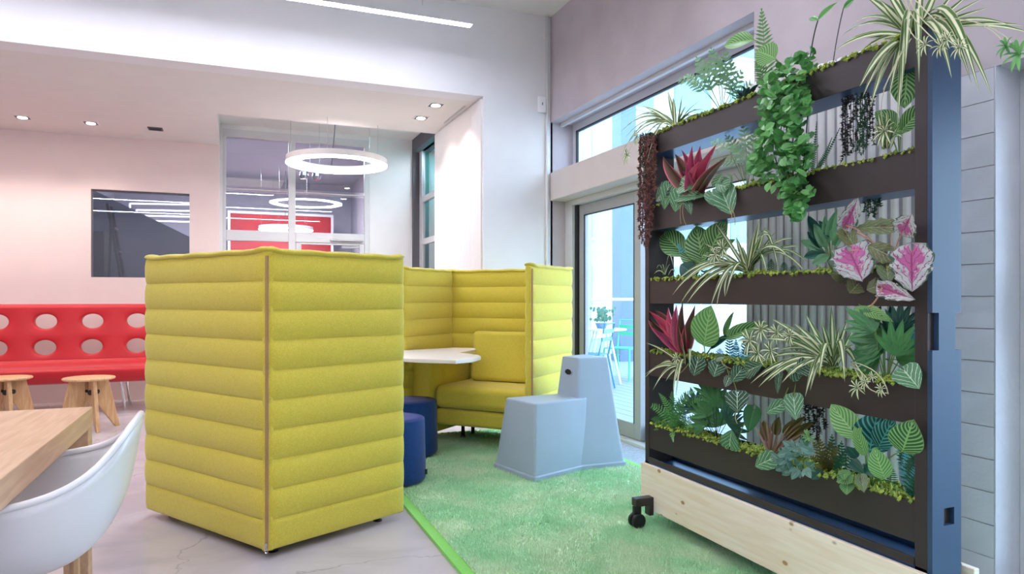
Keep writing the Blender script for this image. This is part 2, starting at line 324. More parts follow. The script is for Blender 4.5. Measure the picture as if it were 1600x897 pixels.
# terrace sliding door
ys = [YF-.02, YF-.10, P(1000, 0, X=XG).y, P(988, 0, X=XG).y]
d2 = struct(MB().box((XG-.1, YF-.14, 0), (XG+.06, YF, zb)).box((XG-.1, Y2, 0), (XG+.06, Y2+.07, zb)).box((XG-.1, Y2+.07, zb-.05), (XG+.06, YF-.14, zb)).box((XG-.12, Y2, 0), (XG+.08, YF-.1, .025)), 'door_2', M['frame'], bevel=.004)
bx((XG-.07, YF-.19, .03), (XG+.0, YF-.14, zb-.05)).build('shadow_gap', M['dark'], d2)
def sash(y0, y1, x):
    s = MB(); s.box((x, y0, .03), (x+.045, y0+.09, zb-.055)); s.box((x, y1-.09, .03), (x+.045, y1, zb-.055)); s.box((x, y0+.09, zb-.15), (x+.045, y1-.09, zb-.055)); s.box((x, y0+.09, .03), (x+.045, y1-.09, .15))
    o = s.build('sash', M['taupe'], d2, bevel=.004)
    bx((x+.02, y0+.09, .15), (x+.026, y1-.09, zb-.15)).build('pane', M['glass'], o)
    q = .008
    MB().box((x-.002, y0+.09, .15), (x+.01, y0+.09+q, zb-.15)).box((x-.002, y1-.09-q, .15), (x+.01, y1-.09, zb-.15)).box((x-.002, y0+.09, zb-.15-q), (x+.01, y1-.09, zb-.15)).build('gasket', M['dark'], o)
ym = P(1004, 0, X=XG-.03).y
sash(ym, YF-.19, XG-.05); sash(Y2+.07, ym+.1, XG+.005)
struct(bx((XW-.16, Y2, 0), (XG-.12, YF, .004)), 'trim_3', mat('threshold_mat', (176, 178, 184), .8, var=.25, scale=60))
# near door on the far right
XD = XW+.14
d3 = struct(MB().box((XD, YD-.07, 0), (XD+.06, YD-.005, zb)).box((XD, -.1, 0), (XD+.06, -.03, zb)).box((XD, -.03, zb-.06), (XD+.06, YD-.07, zb)), 'door_3', M['frame'], bevel=.004)
so = MB().box((XD-.015, YD-.15, .03), (XD+.05, YD-.075, zb-.065)).box((XD-.015, -.03, .03), (XD+.05, .06, zb-.065)).box((XD-.015, .06, .03), (XD+.05, YD-.15, .15)).box((XD-.015, .06, zb-.17), (XD+.05, YD-.15, zb-.065)).build('sash', M['taupe'], d3, bevel=.004)
bx((XD+.02, .06, .15), (XD+.026, YD-.15, zb-.17)).build('pane', M['glass'], so)
MB().box((XD-.05, YD-.2, 1.0), (XD-.015, YD-.17, 1.25)).build('handle', M['white'], so, bevel=.008)
# corner trim / conduit on the pier
cp = P(855, 0, Y=YF-.02); tag(MB().tube([(cp.x, YF-.016, .02), (cp.x, YF-.016, ZC)], .014, 8).build('corner_conduit', M['wall'], smooth=True), 'slim white vertical pipe running up the corner beside the terrace door', 'pipe')
# outside: terrace floor
tr = struct(bx((XW+T, -4, -.12), (16, 18, -.05)), 'floor_terrace', M['fargrey'])
pm = bx((-.07, -11, -.015), (.07, 11, .015)).mesh('plank', M['deck'])
for k in range(85):
    o = bpy.data.objects.new('plank', pm); COL.objects.link(o); o.parent = tr; o.location = (XW+T+.08+k*.148, 7, -.035)
# ---------------- terrace things ----------------
# white brick pier close to the door, grey block, far facade
def bw(x0, x1, y0, y1, z1, label, n_course, name='brick_pier'):
    t = thing(name, ((x0+x1)/2, (y0+y1)/2, -.02), label, 'building')
    bx((x0, y0, -.02), (x1, y1, z1)).build('core', M['joint'], t)
    hh = (z1+.02)/n_course; L = .36
    ma = bx((-.015, -L/2+.006, -hh/2+.008), (0, L/2-.006, hh/2-.008)).mesh('brick', M['bbrick'])
    mc = bx((-L/2+.006, -.015, -hh/2+.008), (L/2-.006, 0, hh/2-.008)).mesh('brick', M['bbrick'])
    for r in range(n_course):
        off = (r % 2)*L/2; y = y0+L/2+off*0
        k = 0
        while y0+L/2+k*L+off <= y1-L/2+.001:
            o = bpy.data.objects.new('brick', ma); COL.objects.link(o); o.parent = t; o.location = Vector((x0, y0+L/2+k*L+off, -.02+(r+.5)*hh))-t.location; k += 1
        k = 0
        while x0+L/2+k*L+off <= x1-L/2+.001:
            o = bpy.data.objects.new('brick', mc); COL.objects.link(o); o.parent = t; o.location = Vector((x0+L/2+k*L+off, y0, -.02+(r+.5)*hh))-t.location; k += 1
    return t
c0 = P(897, 0, D=10.5); bw(c0.x-1.26, P(919, 0, D=10.5).x+.1, c0.y, c0.y+.9, 4.2, 'white brick wall end standing on the terrace at the left of the door view', 16)
p = P(975, 0, D=13); fb = thing('glass_block_tower', (p.x, p.y, -.02), 'tall blue-grey dark column standing behind the terrace railing', 'column')
bx((p.x-.16, p.y-.16, -.02), (p.x+.16, p.y+.16, 5)).build('shaft', M['fargrey'], fb); bx((p.x-.2, p.y-.2, -.02), (p.x+.2, p.y+.2, .1)).build('base', M['fargrey'], fb)
ff = thing('far_house', (9, 20.5, -.02), 'pale far building with rows of windows across the terrace', 'building')
bx((4, 20, -.02), (24, 21, 12)).build('wall', M['farwhite'], ff)
wme = bx((-.75, -.04, 0), (.75, .02, 1.3)).mesh('window', mat('teal_glazing', (116, 158, 176), .25)); wse = bx((-.85, -.10, -.08), (.85, 0, 0)).mesh('sill', M['bbrick'])
for i in range(8):
    for z in (.9, 3.1, 5.3, 7.5, 9.7):
        o = bpy.data.objects.new('window', wme); COL.objects.link(o); o.parent = ff; o.location = Vector((5.4+i*2.35, 20, z))-ff.location
        o2 = bpy.data.objects.new('sill', wse); COL.objects.link(o2); o2.parent = o
bx((3.8, 19.8, 12), (24.2, 21.1, 12.2)).build('roof', M['fargrey'], ff)
t = thing('terrace_railing', (*P(950, 0, D=12.2).xy, -.02), 'slim white handrail with posts crossing the terrace', 'railing')
ra_, rb_ = P(890, 468, D=12.0), P(1100, 468, D=12.4)
MB().tube([ra_, rb_], .025, 8).build('handrail', M['white'], t)
for k in range(5):
    q = ra_.lerp(rb_, (k+.1)/4.2); MB().tube([(q.x, q.y, -.02), q], .018, 6).build('post', M['white'], t)
def bistro(name, c, rot, label, m, group='metal terrace chairs'):
    t = thing(name, (c.x, c.y, -.02), label, 'chair', group); Rm = Matrix.Translation((c.x, c.y, -.02)) @ Matrix.Rotation(rot, 4, 'Z')
    s = MB()
    for i in range(6): s.box((-.2, -.2+i*.066, .44), (.2, -.15+i*.066, .455), Rm)
    s.build('seat', m, t)
    for x in (-.2, .2):
        for (ya, yb, zt_) in ((-.19, -.24, .44), (.17, .26, .44)):
            MB().tube([Rm @ Vector((x, ya, zt_)), Rm @ Vector((x*1.12, yb, 0))], .013, 6).build('leg', m, t)
    b_ = MB(); b_.tube([Rm @ Vector(v) for v in ((-.2, .18, .44), (-.2, .26, .84), (.2, .26, .84), (.2, .18, .44))], .013, 6)
    for z in (.62, .72): b_.box((-.2, .215+(z-.62)*.2, z), (.2, .23+(z-.62)*.2, z+.05), Rm)
    b_.build('backrest', m, t); return t
bistro('terrace_chair', P(974, 0, D=10.0), -1.05, 'mint green metal chair with its back to the railing', M['gchair'])
bistro('terrace_chair', P(922, 0, D=8.9), -2.4, 'teal metal chair pushed in at the left of the terrace table', mat('teal_metal', (60, 130, 150), .4))
p = P(940, 0, D=9.6); t = thing('terrace_table', (p.x, p.y, -.02), 'small pale metal terrace table with slanting legs', 'table')
MB().lathe([(.33, .70), (.34, .705), (.34, .72), (.33, .725)], 24, Matrix.Translation((p.x, p.y, 0))).build('tabletop', M['white'], t)
for k in range(4):
    an = k*PI/2+.5; MB().tube([(p.x+.12*math.cos(an), p.y+.12*math.sin(an), .70), (p.x+.3*math.cos(an), p.y+.3*math.sin(an), -.02)], .014, 6).build('leg', M['white'], t)
t = thing('terrace_planter', (p.x, p.y, .725), 'low pot of green herbs standing on the terrace table', 'potted plant')
MB().lathe([(.06, .726), (.09, .80)], 14, Matrix.Translation((p.x, p.y, 0))).build('pot', M['fargrey'], t)
s = MB()
for k in range(70):
    an = R.random()*6.28; r = .02+.16*R.random(); z = .8+.18*R.random(); q = Vector((p.x+r*math.cos(an), p.y+r*math.sin(an), z)); s.add([q, q+Vector((.03, 0, .03)), q+Vector((.02, .03, .05)), q+Vector((-.01, .02, .03))], [(0, 1, 2, 3)])
MG = mat('herb_green', (70, 120, 90), .6, var=.3)
s.build('foliage', MG, t, kind='stuff')
# ---------------- lamps ----------------
e = P(737, 34, D=5.53)
def led(y, x0, x1, label, z=3.30):
    t = thing('linear_lamp', ((x0+x1)/2, y, z), label, 'ceiling lamp')
    bx((x0, y-.035, z), (x1, y+.035, z+.085)).build('housing', M['wall'], t)
    bx((x0+.01, y-.028, z-.006), (x1-.01, y+.028, z)).build('diffuser', M['led'], t)
    for k in range(3):
        x = x0+.4+(x1-x0-.8)*k/2; MB().tube([(x, y, z+.085), (x, y, ZC)], .003, 5).build('suspension_wire', M['steel'], t)
led(e.y, -4.2, e.x, 'long glowing linear lamp hanging in front of the white bulkhead')
led(2.9, -4.2, 2.35, 'unseen long linear lamp hanging over the middle of the room')  # unseen lamps, this one and the next two, repeated to light the room
led(.5, -4.2, 2.35, 'unseen long linear lamp hanging above the camera side of the room')
led(-1.9, -4.2, 2.35, 'unseen long linear lamp hanging near the rear wall')
def ringlamp(c, r, label, wire_top, strength='ring'):
    t = thing('ring_lamp', tuple(c), label, 'pendant lamp')
    for nm, prof, m in (('housing', [(r, 0), (r+.0, .07), (r-.10, .07), (r-.10, 0)], M['wall']), ('diffuser', [(r-.006, -.004), (r-.006, .0), (r-.094, 0), (r-.094, -.004)], M[strength])):
        s = MB(); vs = []; n = 72
        for i in range(n):
            for (rr, z) in prof: vs.append(c+Vector((rr*math.cos(2*PI*i/n), rr*math.sin(2*PI*i/n), z)))
        s.add(vs, [(i*4+k, ((i+1) % n)*4+k, ((i+1) % n)*4+(k+1) % 4, i*4+(k+1) % 4) for i in range(n) for k in range(4)]); s.build(nm, m, t)
    # glowing inner and outer rim
    s = MB(); s.lathe([(r+.001, .0), (r+.001, .008)], 72, Matrix.Translation(c), cap=False); s.lathe([(r-.101, .0), (r-.101, .012)], 72, Matrix.Translation(c), cap=False); s.build('glow_band', M[strength], t, fix=False)
    for k in range(5):
        an = k*2*PI/5+.6; q = c+Vector(((r-.05)*math.cos(an), (r-.05)*math.sin(an), .07)); MB().tube([q, (q.x, q.y, wire_top)], .0022, 4).build('suspension_wire', M['steel'], t)
    MB().tube([c+Vector((0, (r-.05), .07)), c+Vector((0, .2, .4)), (c.x, c.y+.05, wire_top)], .005, 5).build('cable', M['grey'], t); return t
ringlamp(Vector((1.05, 7.55, 2.55)), .52, 'glowing ring pendant lamp hanging in front of the glazed partition', ZR)
ringlamp(P(447, 360, D=13.4), .5, 'glowing ring lamp hanging in the grey room before the red panel', 3.6)
def spot(px, py, on=True, pw=26, lab=None, z=ZL, q=None):
    q = q or P(px, py, Z=z)
    t = thing('ceiling_downlight' if on else 'ceiling_vent', (q.x, q.y, z), lab, 'ceiling light' if on else 'vent')
    if on:
        bx((q.x-.075, q.y-.075, z-.004), (q.x+.075, q.y+.075, z)).build('trim_plate', M['wall'], t)
        bx((q.x-.06, q.y-.06, z-.006), (q.x+.06, q.y+.06, z-.004)).build('recess', M['grey'], t)
        MB().lathe([(.042, z-.009), (.042, z-.006)], 20, Matrix.Translation((q.x, q.y, 0))).build('lens', M['spot'], t)
        l = bpy.data.lights.new('downlight_beam', 'SPOT'); l.energy = pw; l.color = (1, .84, .76); l.spot_size = 2.1; l.spot_blend = .6; l.shadow_soft_size = .04
        o = bpy.data.objects.new('downlight_beam', l); o.location = (q.x, q.y, z-.03); COL.objects.link(o)
    else:
        bx((q.x-.07, q.y-.07, z-.008), (q.x+.07, q.y+.07, z)).build('plate', M['grey'], t)
        for k in range(4): bx((q.x-.055, q.y-.05+k*.028, z-.011), (q.x+.055, q.y-.038+k*.028, z-.008)).build('slat', M['dark'], t)
SP = 22
spot(35, 183, lab='square recessed downlight leftmost in the low ceiling by the pink wall', pw=SP)
spot(142, 192, lab='square recessed downlight above the small dark window', pw=SP)
spot(243, 201, False, lab='small dark square ceiling vent in the low ceiling')
spot(658, 184, lab='square recessed downlight farther of the pair by the white jamb', pw=15)
spot(681, 164, lab='square recessed downlight nearer of the pair by the white jamb', pw=15)
a_ = P(35, 183, Z=ZL); b_ = P(142, 192, Z=ZL)
for k in (1, 2, 3): spot(0, 0, lab='added unseen downlight by the pink wall, %s beyond the left picture edge' % ('first second third'.split()[k-1]), pw=SP, q=Vector((a_.x-(b_.x-a_.x)*k, a_.y, ZL)))  # downlight row extended out of view to light the alcove wall
for x_, y_, nm in ((-1.0, 6.9, 'middle'), (-2.9, 6.9, 'left')): spot(0, 0, lab='square recessed downlight over the wooden stools, %s one of the near row' % nm, pw=0.01+45, q=Vector((x_, y_-.0, ZL))) if False else None
area('low_ceiling_fill', (-1.5, 7.0, 2.90), (0, 0, 0), 4.5, .8, 14, (1, .88, .83))  # added area light, no fixture, lifts the low-ceilinged alcove
# downlight pair reflected in the glass, modelled as a twin spotlight behind it
p = P(485, 275, D=10.3); t = thing('reflected_spot_pair', tuple(p), 'downlight reflection in the glass, modelled as a small chrome twin spotlight', 'spotlight')
for dx in (-.09, .09): MB().lathe([(.05, -.05), (.065, 0), (.06, .05), (.02, .06)], 16, Matrix.Translation(p+Vector((dx, 0, 0)))).build('lamp_head', M['chrome'], t)
MB().tube([p+Vector((0, 0, .06)), (p.x, p.y, 3.6)], .008, 6).build('stem', M['steel'], t); bx((p.x-.12, p.y-.015, p.z+.05), (p.x+.12, p.y+.015, p.z+.075)).build('bar', M['steel'], t)
# sensor box
p = P(845, 164, Y=YF); t = thing('wall_sensor', tuple(p), 'small white alarm sensor box high on the white pier', 'sensor')
bx((p.x-.04, YF-.04, p.z-.075), (p.x+.04, YF, p.z+.075)).build('housing', M['white'], t, bevel=.012); bx((p.x-.004, YF-.0415, p.z-.012), (p.x+.004, YF-.04, p.z+.012)).build('indicator', M['dark'], t)
# dark-room things behind the small window
q0 = P(150, 433, Y=9.9)
t = thing('black_cabinet', (P(153, 0, Y=10.9).x, 10.9, 0), 'black tall cabinet behind the small window glass', 'cabinet')
bx((P(146, 0, Y=10.9).x-.1, 10.8, 0), (P(164, 0, Y=10.9).x, 11.2, P(150, 362, Y=10.9).z)).build('body', M['dark'], t); bx((P(147, 0, Y=10.8).x, 10.785, .1), (P(163, 0, Y=10.8).x, 10.8, P(150, 366, Y=10.8).z)).build('door', M['dark'], t)
t = thing('step_ladder', (P(178, 0, Y=9.6).x, 9.6, 0), 'dark folding ladder standing behind the small window glass', 'ladder')
l0, l1, l2 = P(168, 318, Y=9.6), P(192, 450, Y=9.6), P(176, 450, Y=9.9)
for dy in (0, .3):
    MB().tube([l0+Vector((0, dy, 0)), Vector((l0.x+(l1.x-l0.x)*l0.z/(l0.z-l1.z), l0.y+dy, 0))], .02, 6).build('rail', M['dark'], t)
MB().tube([l0+Vector((0, .3, 0)), Vector((l0.x-.15, l0.y+.9, 0))], .018, 6).build('rail', M['dark'], t)
for k in range(7): q = l0.lerp(Vector((l0.x+(l1.x-l0.x)*l0.z/(l0.z-l1.z), l0.y, 0)), (k+1)/8); bx((q.x-.03, q.y, q.z-.012), (q.x+.03, q.y+.3, q.z+.012)).build('tread', M['dark'], t)
# sloping stair underside
s0, s1 = P(146, 297, Y=11.5), P(300, 372, Y=11.5)
k_ = (s1.z-s0.z)/(s1.x-s0.x)
struct(MB().add([(s0.x-2.2, 11.5, 0), (s0.x+4.5, 11.5, 0), (s0.x+4.5, 11.5, s0.z+4.5*k_), (s0.x-2.2, 11.5, s0.z-2.2*k_), (s0.x-2.2, 11.6, 0), (s0.x+4.5, 11.6, 0), (s0.x+4.5, 11.6, s0.z+4.5*k_), (s0.x-2.2, 11.6, s0.z-2.2*k_)], [(0,1,2,3),(4,7,6,5),(0,4,5,1),(1,5,6,2),(2,6,7,3),(3,7,4,0)]), 'wall_stair', M['grey'])
for k, (xa, yt) in enumerate(((203, 318), (213, 328), (223, 337), (231, 345))):  # LED tubes mirrored in the window glass, built as glowing frames
    A, B = P(xa, yt, Y=12+k*.3), P(306, yt+2, Y=12+k*.3); C = P(xa, yt+42, Y=12+k*.3)
    t = thing('reflected_led_frame', tuple((A+B)/2), 'thin modelled LED reflection behind the small window, %s of four' % ['outermost', 'second', 'third', 'innermost'][k], 'reflection')
    m_ = emit('reflected_tube_glow%d' % k, (235, 240, 255), 1.6)
    MB().tube([A, B], .014, 6).build('top_tube', m_, t); MB().tube([A, C], .014, 6).build('side_tube', m_, t)
area('dark_room_fill', (-4, 10.6, 3.4), (0, 0, 0), 1.5, 1, 45, (.8, .88, 1))  # added light that makes the stair slope behind the window readable
# ---------------- rug ----------------
def hfield(x0, x1, y0, y1, n, m, z):
    pts = []
    for j in range(m):
        for i in range(n):
            x = x0+(x1-x0)*i/(n-1); y = y0+(y1-y0)*j/(m-1)
            pts.append((x, y, z+.004*noise.noise(Vector((x*30, y*30, 0)))+.003*noise.noise(Vector((x*9, y*9, 3)))))
    return pts
rx0, rx1, ry0, ry1 = .875, 2.56, .3, 5.62
rug = thing('green_rug', ((rx0+rx1)/2, 3, 0), 'large bright green shaggy rug with a bound lime edge under booths and plant rack', 'rug')
s = MB(); s.grid(hfield(rx0+.05, rx1-.05, ry0+.05, ry1-.05, 120, 330, .019), 120, 330); s.build('pile_base', M['rug'], rug, smooth=True, fix=False)
MB().box((rx0, ry0, .001), (rx0+.05, ry1, .018)).box((rx1-.05, ry0, .001), (rx1, ry1, .018)).box((rx0+.05, ry0, .001), (rx1-.05, ry0+.05, .018)).box((rx0+.05, ry1-.05, .001), (rx1-.05, ry1, .018)).build('binding', M['rugedge'], rug)
s = MB(); n = 0
vs = []; fs = []
for k in range(150000):
    # denser near the camera
    x = rx0+.05+(rx1-rx0-.1)*R.random(); y = 2.0+(ry1-.05-2.0)*R.random()**1.25
    if y > 4.6 and R.random() < .4: continue
    h = .008+.012*R.random(); an = R.random()*6.28; c_, s_ = math.cos(an)*.003, math.sin(an)*.003; lx, ly = (R.random()-.5)*.016, (R.random()-.5)*.016
    n = len(vs); vs += [(x-c_, y-s_, .016), (x+c_, y+s_, .016), (x+lx, y+ly, .018+h)]; fs.append((n, n+1, n+2))
s.add(vs, fs); s.build('pile', M['rug'], rug, kind='stuff', fix=False)
# ---------------- booths ----------------
def panel(A, B, z0, z1, th, parent, name, nr=10, bulge=.019, m=None):
    """quilted panel from A to B (2D world), thickness centred"""
    A = Vector((A.x, A.y, 0)); B = Vector((B.x, B.y, 0)); u = (B-A); Lw = u.length; u.normalize(); nrm = Vector((u.y, -u.x, 0))
    xs = [0, .006, .016, .03, .05, .08, .12]; xs = xs+[.12+(Lw-.24)*k/10 for k in range(1, 10)]+[Lw-x for x in xs[::-1]]
    rh = (z1-z0)/nr; zs_ = []
    for r in range(nr):
        for f in (0, .025, .07, .15, .27, .4, .6, .73, .85, .93, .975): zs_.append((r+f)*rh)
    zs_.append(z1-z0)
    def prof(z):
        f = (z/rh) % 1.0
        if z < rh*.999: f = max(f, 0); return .55*min(1, (max(math.sin(PI*f), 0))**.5) if f < .5 else .55+0*f if f < .9 else .55*((1-f)/.1)**.5
        return max(math.sin(PI*f), 0)**.62 if f > 1e-6 and f < 1-1e-6 else 0
    def edge(x):
        d = min(x, Lw-x); return min(1, (d/.05)**.5) if d < .05 else 1
    ny = len(zs_); side = []
    for sgn in (1, -1):
        pts = []
        for z in zs_:
            for x in xs:
                d = min(x, Lw-x); rr = 1 if d > .03 else math.sqrt(max(0, 1-((.03-d)/.03)**2))*.75+.25
                wob = .0025*noise.noise(Vector((x*7, z*9, sgn*3+A.x)))
                off = (th/2-bulge)*rr+bulge*prof(z)*edge(x)+wob
                pts.append(A+u*x+nrm*sgn*off+Vector((0, 0, z0+z)))
        side.append(pts)
    nx = len(xs); s = MB(); s.v = side[0]+side[1]; o2 = nx*ny
    for j in range(ny-1):
        for i in range(nx-1):
            s.f.append((j*nx+i, j*nx+i+1, (j+1)*nx+i+1, (j+1)*nx+i)); s.f.append((o2+j*nx+i, o2+(j+1)*nx+i, o2+(j+1)*nx+i+1, o2+j*nx+i+1))
        s.f.append((j*nx, (j+1)*nx, o2+(j+1)*nx, o2+j*nx)); s.f.append((j*nx+nx-1, o2+j*nx+nx-1, o2+(j+1)*nx+nx-1, (j+1)*nx+nx-1))
    for i in range(nx-1):
        s.f.append((i, o2+i, o2+i+1, i+1)); j = ny-1; s.f.append((j*nx+i, j*nx+i+1, o2+j*nx+i+1, o2+j*nx+i))
    o = s.build(name, m or M['ygreen'], parent, smooth=True)
    # rolled top edge
    pts = []; rings = []
    for k in range(25):
        x = .004+(Lw-.008)*k/24; d = min(x, Lw-x); zz_ = z1+.001+.004*math.sin(k*1.1+A.x)*(.5 if d > .1 else 0)+(.008 if d < .06 else 0)
        rings.append((A+u*x+Vector((0, 0, zz_)), .55 if d < .01 else 1))
    s = MB(); n = 12
    for c, sc_ in rings:
        for i in range(n):
            an = 2*PI*i/n; s.v.append(c+nrm*math.cos(an)*(th/2+.006)*sc_+Vector((0, 0, math.sin(an)*.015*sc_)))
    for k in range(24):
        for i in range(n): s.f.append((k*n+i, (k+1)*n+i, (k+1)*n+(i+1) % n, k*n+(i+1) % n))
    s.f.append(tuple(range(n))); s.f.append(tuple(range(24*n, 25*n)))
    s.build('rolled_edge', m or M['ygreen'], o, smooth=True)
    return o
def zipper(c, z0, z1, parent, out, pull='bottom'):
    out = out.normalized(); sd = Vector((-out.y, out.x, 0))
    s = MB(); c3 = Vector((c.x, c.y, 0))
    def strip(o0, o1, w_): s.add([c3+out*o0-sd*w_+Vector((0,0,z0)), c3+out*o0+sd*w_+Vector((0,0,z0)), c3+out*o1+sd*w_+Vector((0,0,z0)), c3+out*o1-sd*w_+Vector((0,0,z0))]+[c3+out*o0-sd*w_+Vector((0,0,z1)), c3+out*o0+sd*w_+Vector((0,0,z1)), c3+out*o1+sd*w_+Vector((0,0,z1)), c3+out*o1-sd*w_+Vector((0,0,z1))], [(0,3,2,1),(4,5,6,7),(0,1,5,4),(1,2,6,5),(2,3,7,6),(3,0,4,7)])
    strip(-.008, .002, .006); o = s.build('zip_tape', mat('zip_tape', (176, 140, 110), .8), parent)
    s = MB(); strip(0, .005, .003); s.build('zip_teeth', M['brass'], o)
    if pull:
        zp = z0-.005 if pull == 'bottom' else z1-.02; q = c3+out*.012; s = MB()
        s.box((-.005, -.004, .0), (.005, .004, .03), Matrix.Translation(q+Vector((0, 0, zp))) @ Matrix(((sd.x, out.x, 0, 0), (sd.y, out.y, 0, 0), (0, 0, 1, 0), (0, 0, 0, 1))))
        for i in range(12):
            an = i*PI/6; a2 = an+PI/6
            f0 = q+sd*math.cos(an)*.007+Vector((0, 0, zp-.006+math.sin(an)*.007)); f1 = q+sd*math.cos(a2)*.007+Vector((0, 0, zp-.006+math.sin(a2)*.007)); s.tube([f0, f1], .0022, 5)
        s.build('zip_pull', M['chrome'], parent)
TH1 = .075
def foot(x, y, z0, z1, parent): MB().lathe([(.022, z0), (.024, z0+.004), (.016, z0+.008), (.012, z1)], 14, Matrix.Translation((x, y, 0))).build('foot', M['black'], parent)
# booth one: corner N, back end Lf, side end Rt (outer corners); panels inset by half a thickness
def booth_frame(N_, Lf, Rt):
    u = (Lf-N_); u.z = 0; u.normalize(); v = (Rt-N_); v.z = 0; v.normalize()
    return u, v
zb0, zb1 = .04, 1.345
N1 = W(-1.063, 3.01); L1 = W(-1.942, 3.65); R1 = W(-.538, 3.595); u1, v1 = booth_frame(N1, L1, R1)
b1 = thing('sofa_booth', (*((N1+L1)/2).xy, 0), 'high lime green quilted sofa booth in front, its zipped back corner towards the camera', 'sofa')
h = TH1/2
ins = N1+(u1+v1)*h
panel(N1+v1*h+u1*.012, L1+v1*h, zb0, zb1, TH1, b1, 'back_panel'); panel(N1+u1*h+v1*.012, R1+u1*h, zb0, zb1, TH1, b1, 'side_panel')
Lq = L1-u1*h; panel(Lq+v1*(TH1+.006), Lq+v1*.8, zb0, zb1, TH1, b1, 'side_panel')
zipper(N1+(u1+v1)*.014, zb0+.015, zb1-.02, b1, -(u1+v1))
for q in (N1+u1*.1+v1*.1, N1+u1*.96+v1*.10, N1+v1*.68+u1*.10, N1+u1*.96+v1*.66): foot(q.x, q.y, 0, .06, b1)
def basis(o, u, v): return Matrix(((u.x, v.x, 0, o.x), (u.y, v.y, 0, o.y), (0, 0, 1, 0), (0, 0, 0, 1)))
B1 = basis(N1, u1, v1)
bx((.08, .085, .06), (1.0, .70, .24), B1).build('seat_frame', M['ygreen'], b1, bevel=.015)
bx((.085, .2, .243), (.995, .74, .44), B1).build('seat_cushion', M['ygreen'], b1, bevel=.05, seg=4)
# booth two
zo = .02
P2 = W(.141, 4.81); b2v = Vector((.447*CT+.895*ST, .895*CT-.447*ST, 0)).normalized(); a2v = Vector((-b2v.y, b2v.x, 0))
Q2 = P2+b2v*.8; C2 = Q2+a2v*1.14
b2 = thing('sofa_booth', (*((Q2+C2)/2).xy, zo), 'high lime green quilted sofa booth at the back with open seat facing the room', 'sofa')
panel(P2+a2v*h, Q2+a2v*h-b2v*0.01, zb0+zo, zb1+zo, TH1, b2, 'side_panel'); panel(Q2+a2v*(TH1+.004)-b2v*h, C2-b2v*h, zb0+zo, zb1+zo, TH1, b2, 'back_panel')
panel(C2-a2v*h-b2v*(TH1+.004), C2-a2v*h-b2v*.8, zb0+zo, zb1+zo, TH1, b2, 'side_panel')
zipper(P2+a2v*.004-b2v*-.004, zb0+zo+.02, zb1+zo-.02, b2, -(b2v+a2v*.3), None)
B2 = basis(P2, a2v, b2v)
bx((.085, .17, .17), (.905, .715, .295), B2).build('seat_frame', M['ygreen'], b2, bevel=.03, seg=3)
bx((.085, .15, .298), (.907, .70, .475), B2).build('seat_cushion', M['ygreen'], b2, bevel=.055, seg=5)
tl = Matrix.Translation((0, .60, .47)) @ Matrix.Rotation(-.14, 4, 'X')
bx((.09, -.09, 0), (.80, .03, .40), B2 @ tl).build('back_cushion', M['ygreen'], b2, bevel=.035, seg=4)
bx((.912, .12, .1), (1.09, .715, .70), B2).build('side_block', M['ygreen'], b2, bevel=.02, seg=3)
for x, y in ((.18, .5), (.85, .5), (.18, .66), (.85, .66)): q = P2+a2v*x+b2v*y; foot(q.x, q.y, zo-.001, .18, b2)
for x, y in ((.04, .08), (1.10, .08)): q = P2+a2v*x+b2v*y; foot(q.x, q.y, zo-.001, .08, b2)
# table between booths
pp = [P(x, y, Z=.745) for x, y in ((574, 555), (638, 560), (712, 562.5), (738, 560), (751.5, 556.5), (748, 554.5), (717, 550.5), (744, 546), (742, 543.5), (708, 543), (638, 547), (574, 549))]
t = thing('worktop_table', (pp[0].x, pp[0].y, 0), 'white worktop with an angled cut-out between the two lime booths', 'table')
MB().prism([(p.x, p.y) for p in pp], .718, .745).build('tabletop', M['top'], t, bevel=.005)
q = W(-1.02, 5.2); MB().lathe([(.12, .021), (.12, .031), (.03, .038), (.03, .718)], 24, Matrix.Translation((q.x, q.y, 0))).build('pedestal', M['steel'], t)
# ottomans
def ottoman(px, D, label):
    c = W((px-800)/F*D, D); t = thing('round_pouf', (c.x, c.y, .02), label, 'stool')
    MB().lathe([(.19, .03), (.205, .045), (.208, .06), (.2, .40), (.197, .408), (.19, .413)], 40, Matrix.Translation((c.x, c.y, 0))).build('body', M['blue'], t, smooth=True)
    MB().lathe([(.19, .4132), (.12, .417), (.04, .419), (.01, .4192)], 40, Matrix.Translation((c.x, c.y, 0))).build('top_cover', mat('pouf_top', (78, 84, 140), .9), t, smooth=True)
    for k in range(3): an = k*2.1; bx((c.x+.14*math.cos(an)-.015, c.y+.14*math.sin(an)-.015, .018), (c.x+.14*math.cos(an)+.015, c.y+.14*math.sin(an)+.015, .032)).build('foot', M['black'], t)
    return t, c
ottoman(638.5, 5.0, 'navy blue round pouf standing behind the nearer pouf, beside the back booth')
t, c = ottoman(612, 4.26, 'navy blue round pouf nearest the camera, half hidden by the front booth')
q = P(666, 737, D=4.24); bx((q.x-.012, q.y-.003, q.z-.015), (q.x+.006, q.y+.003, q.z+.015)).build('tag', M['black'], t)
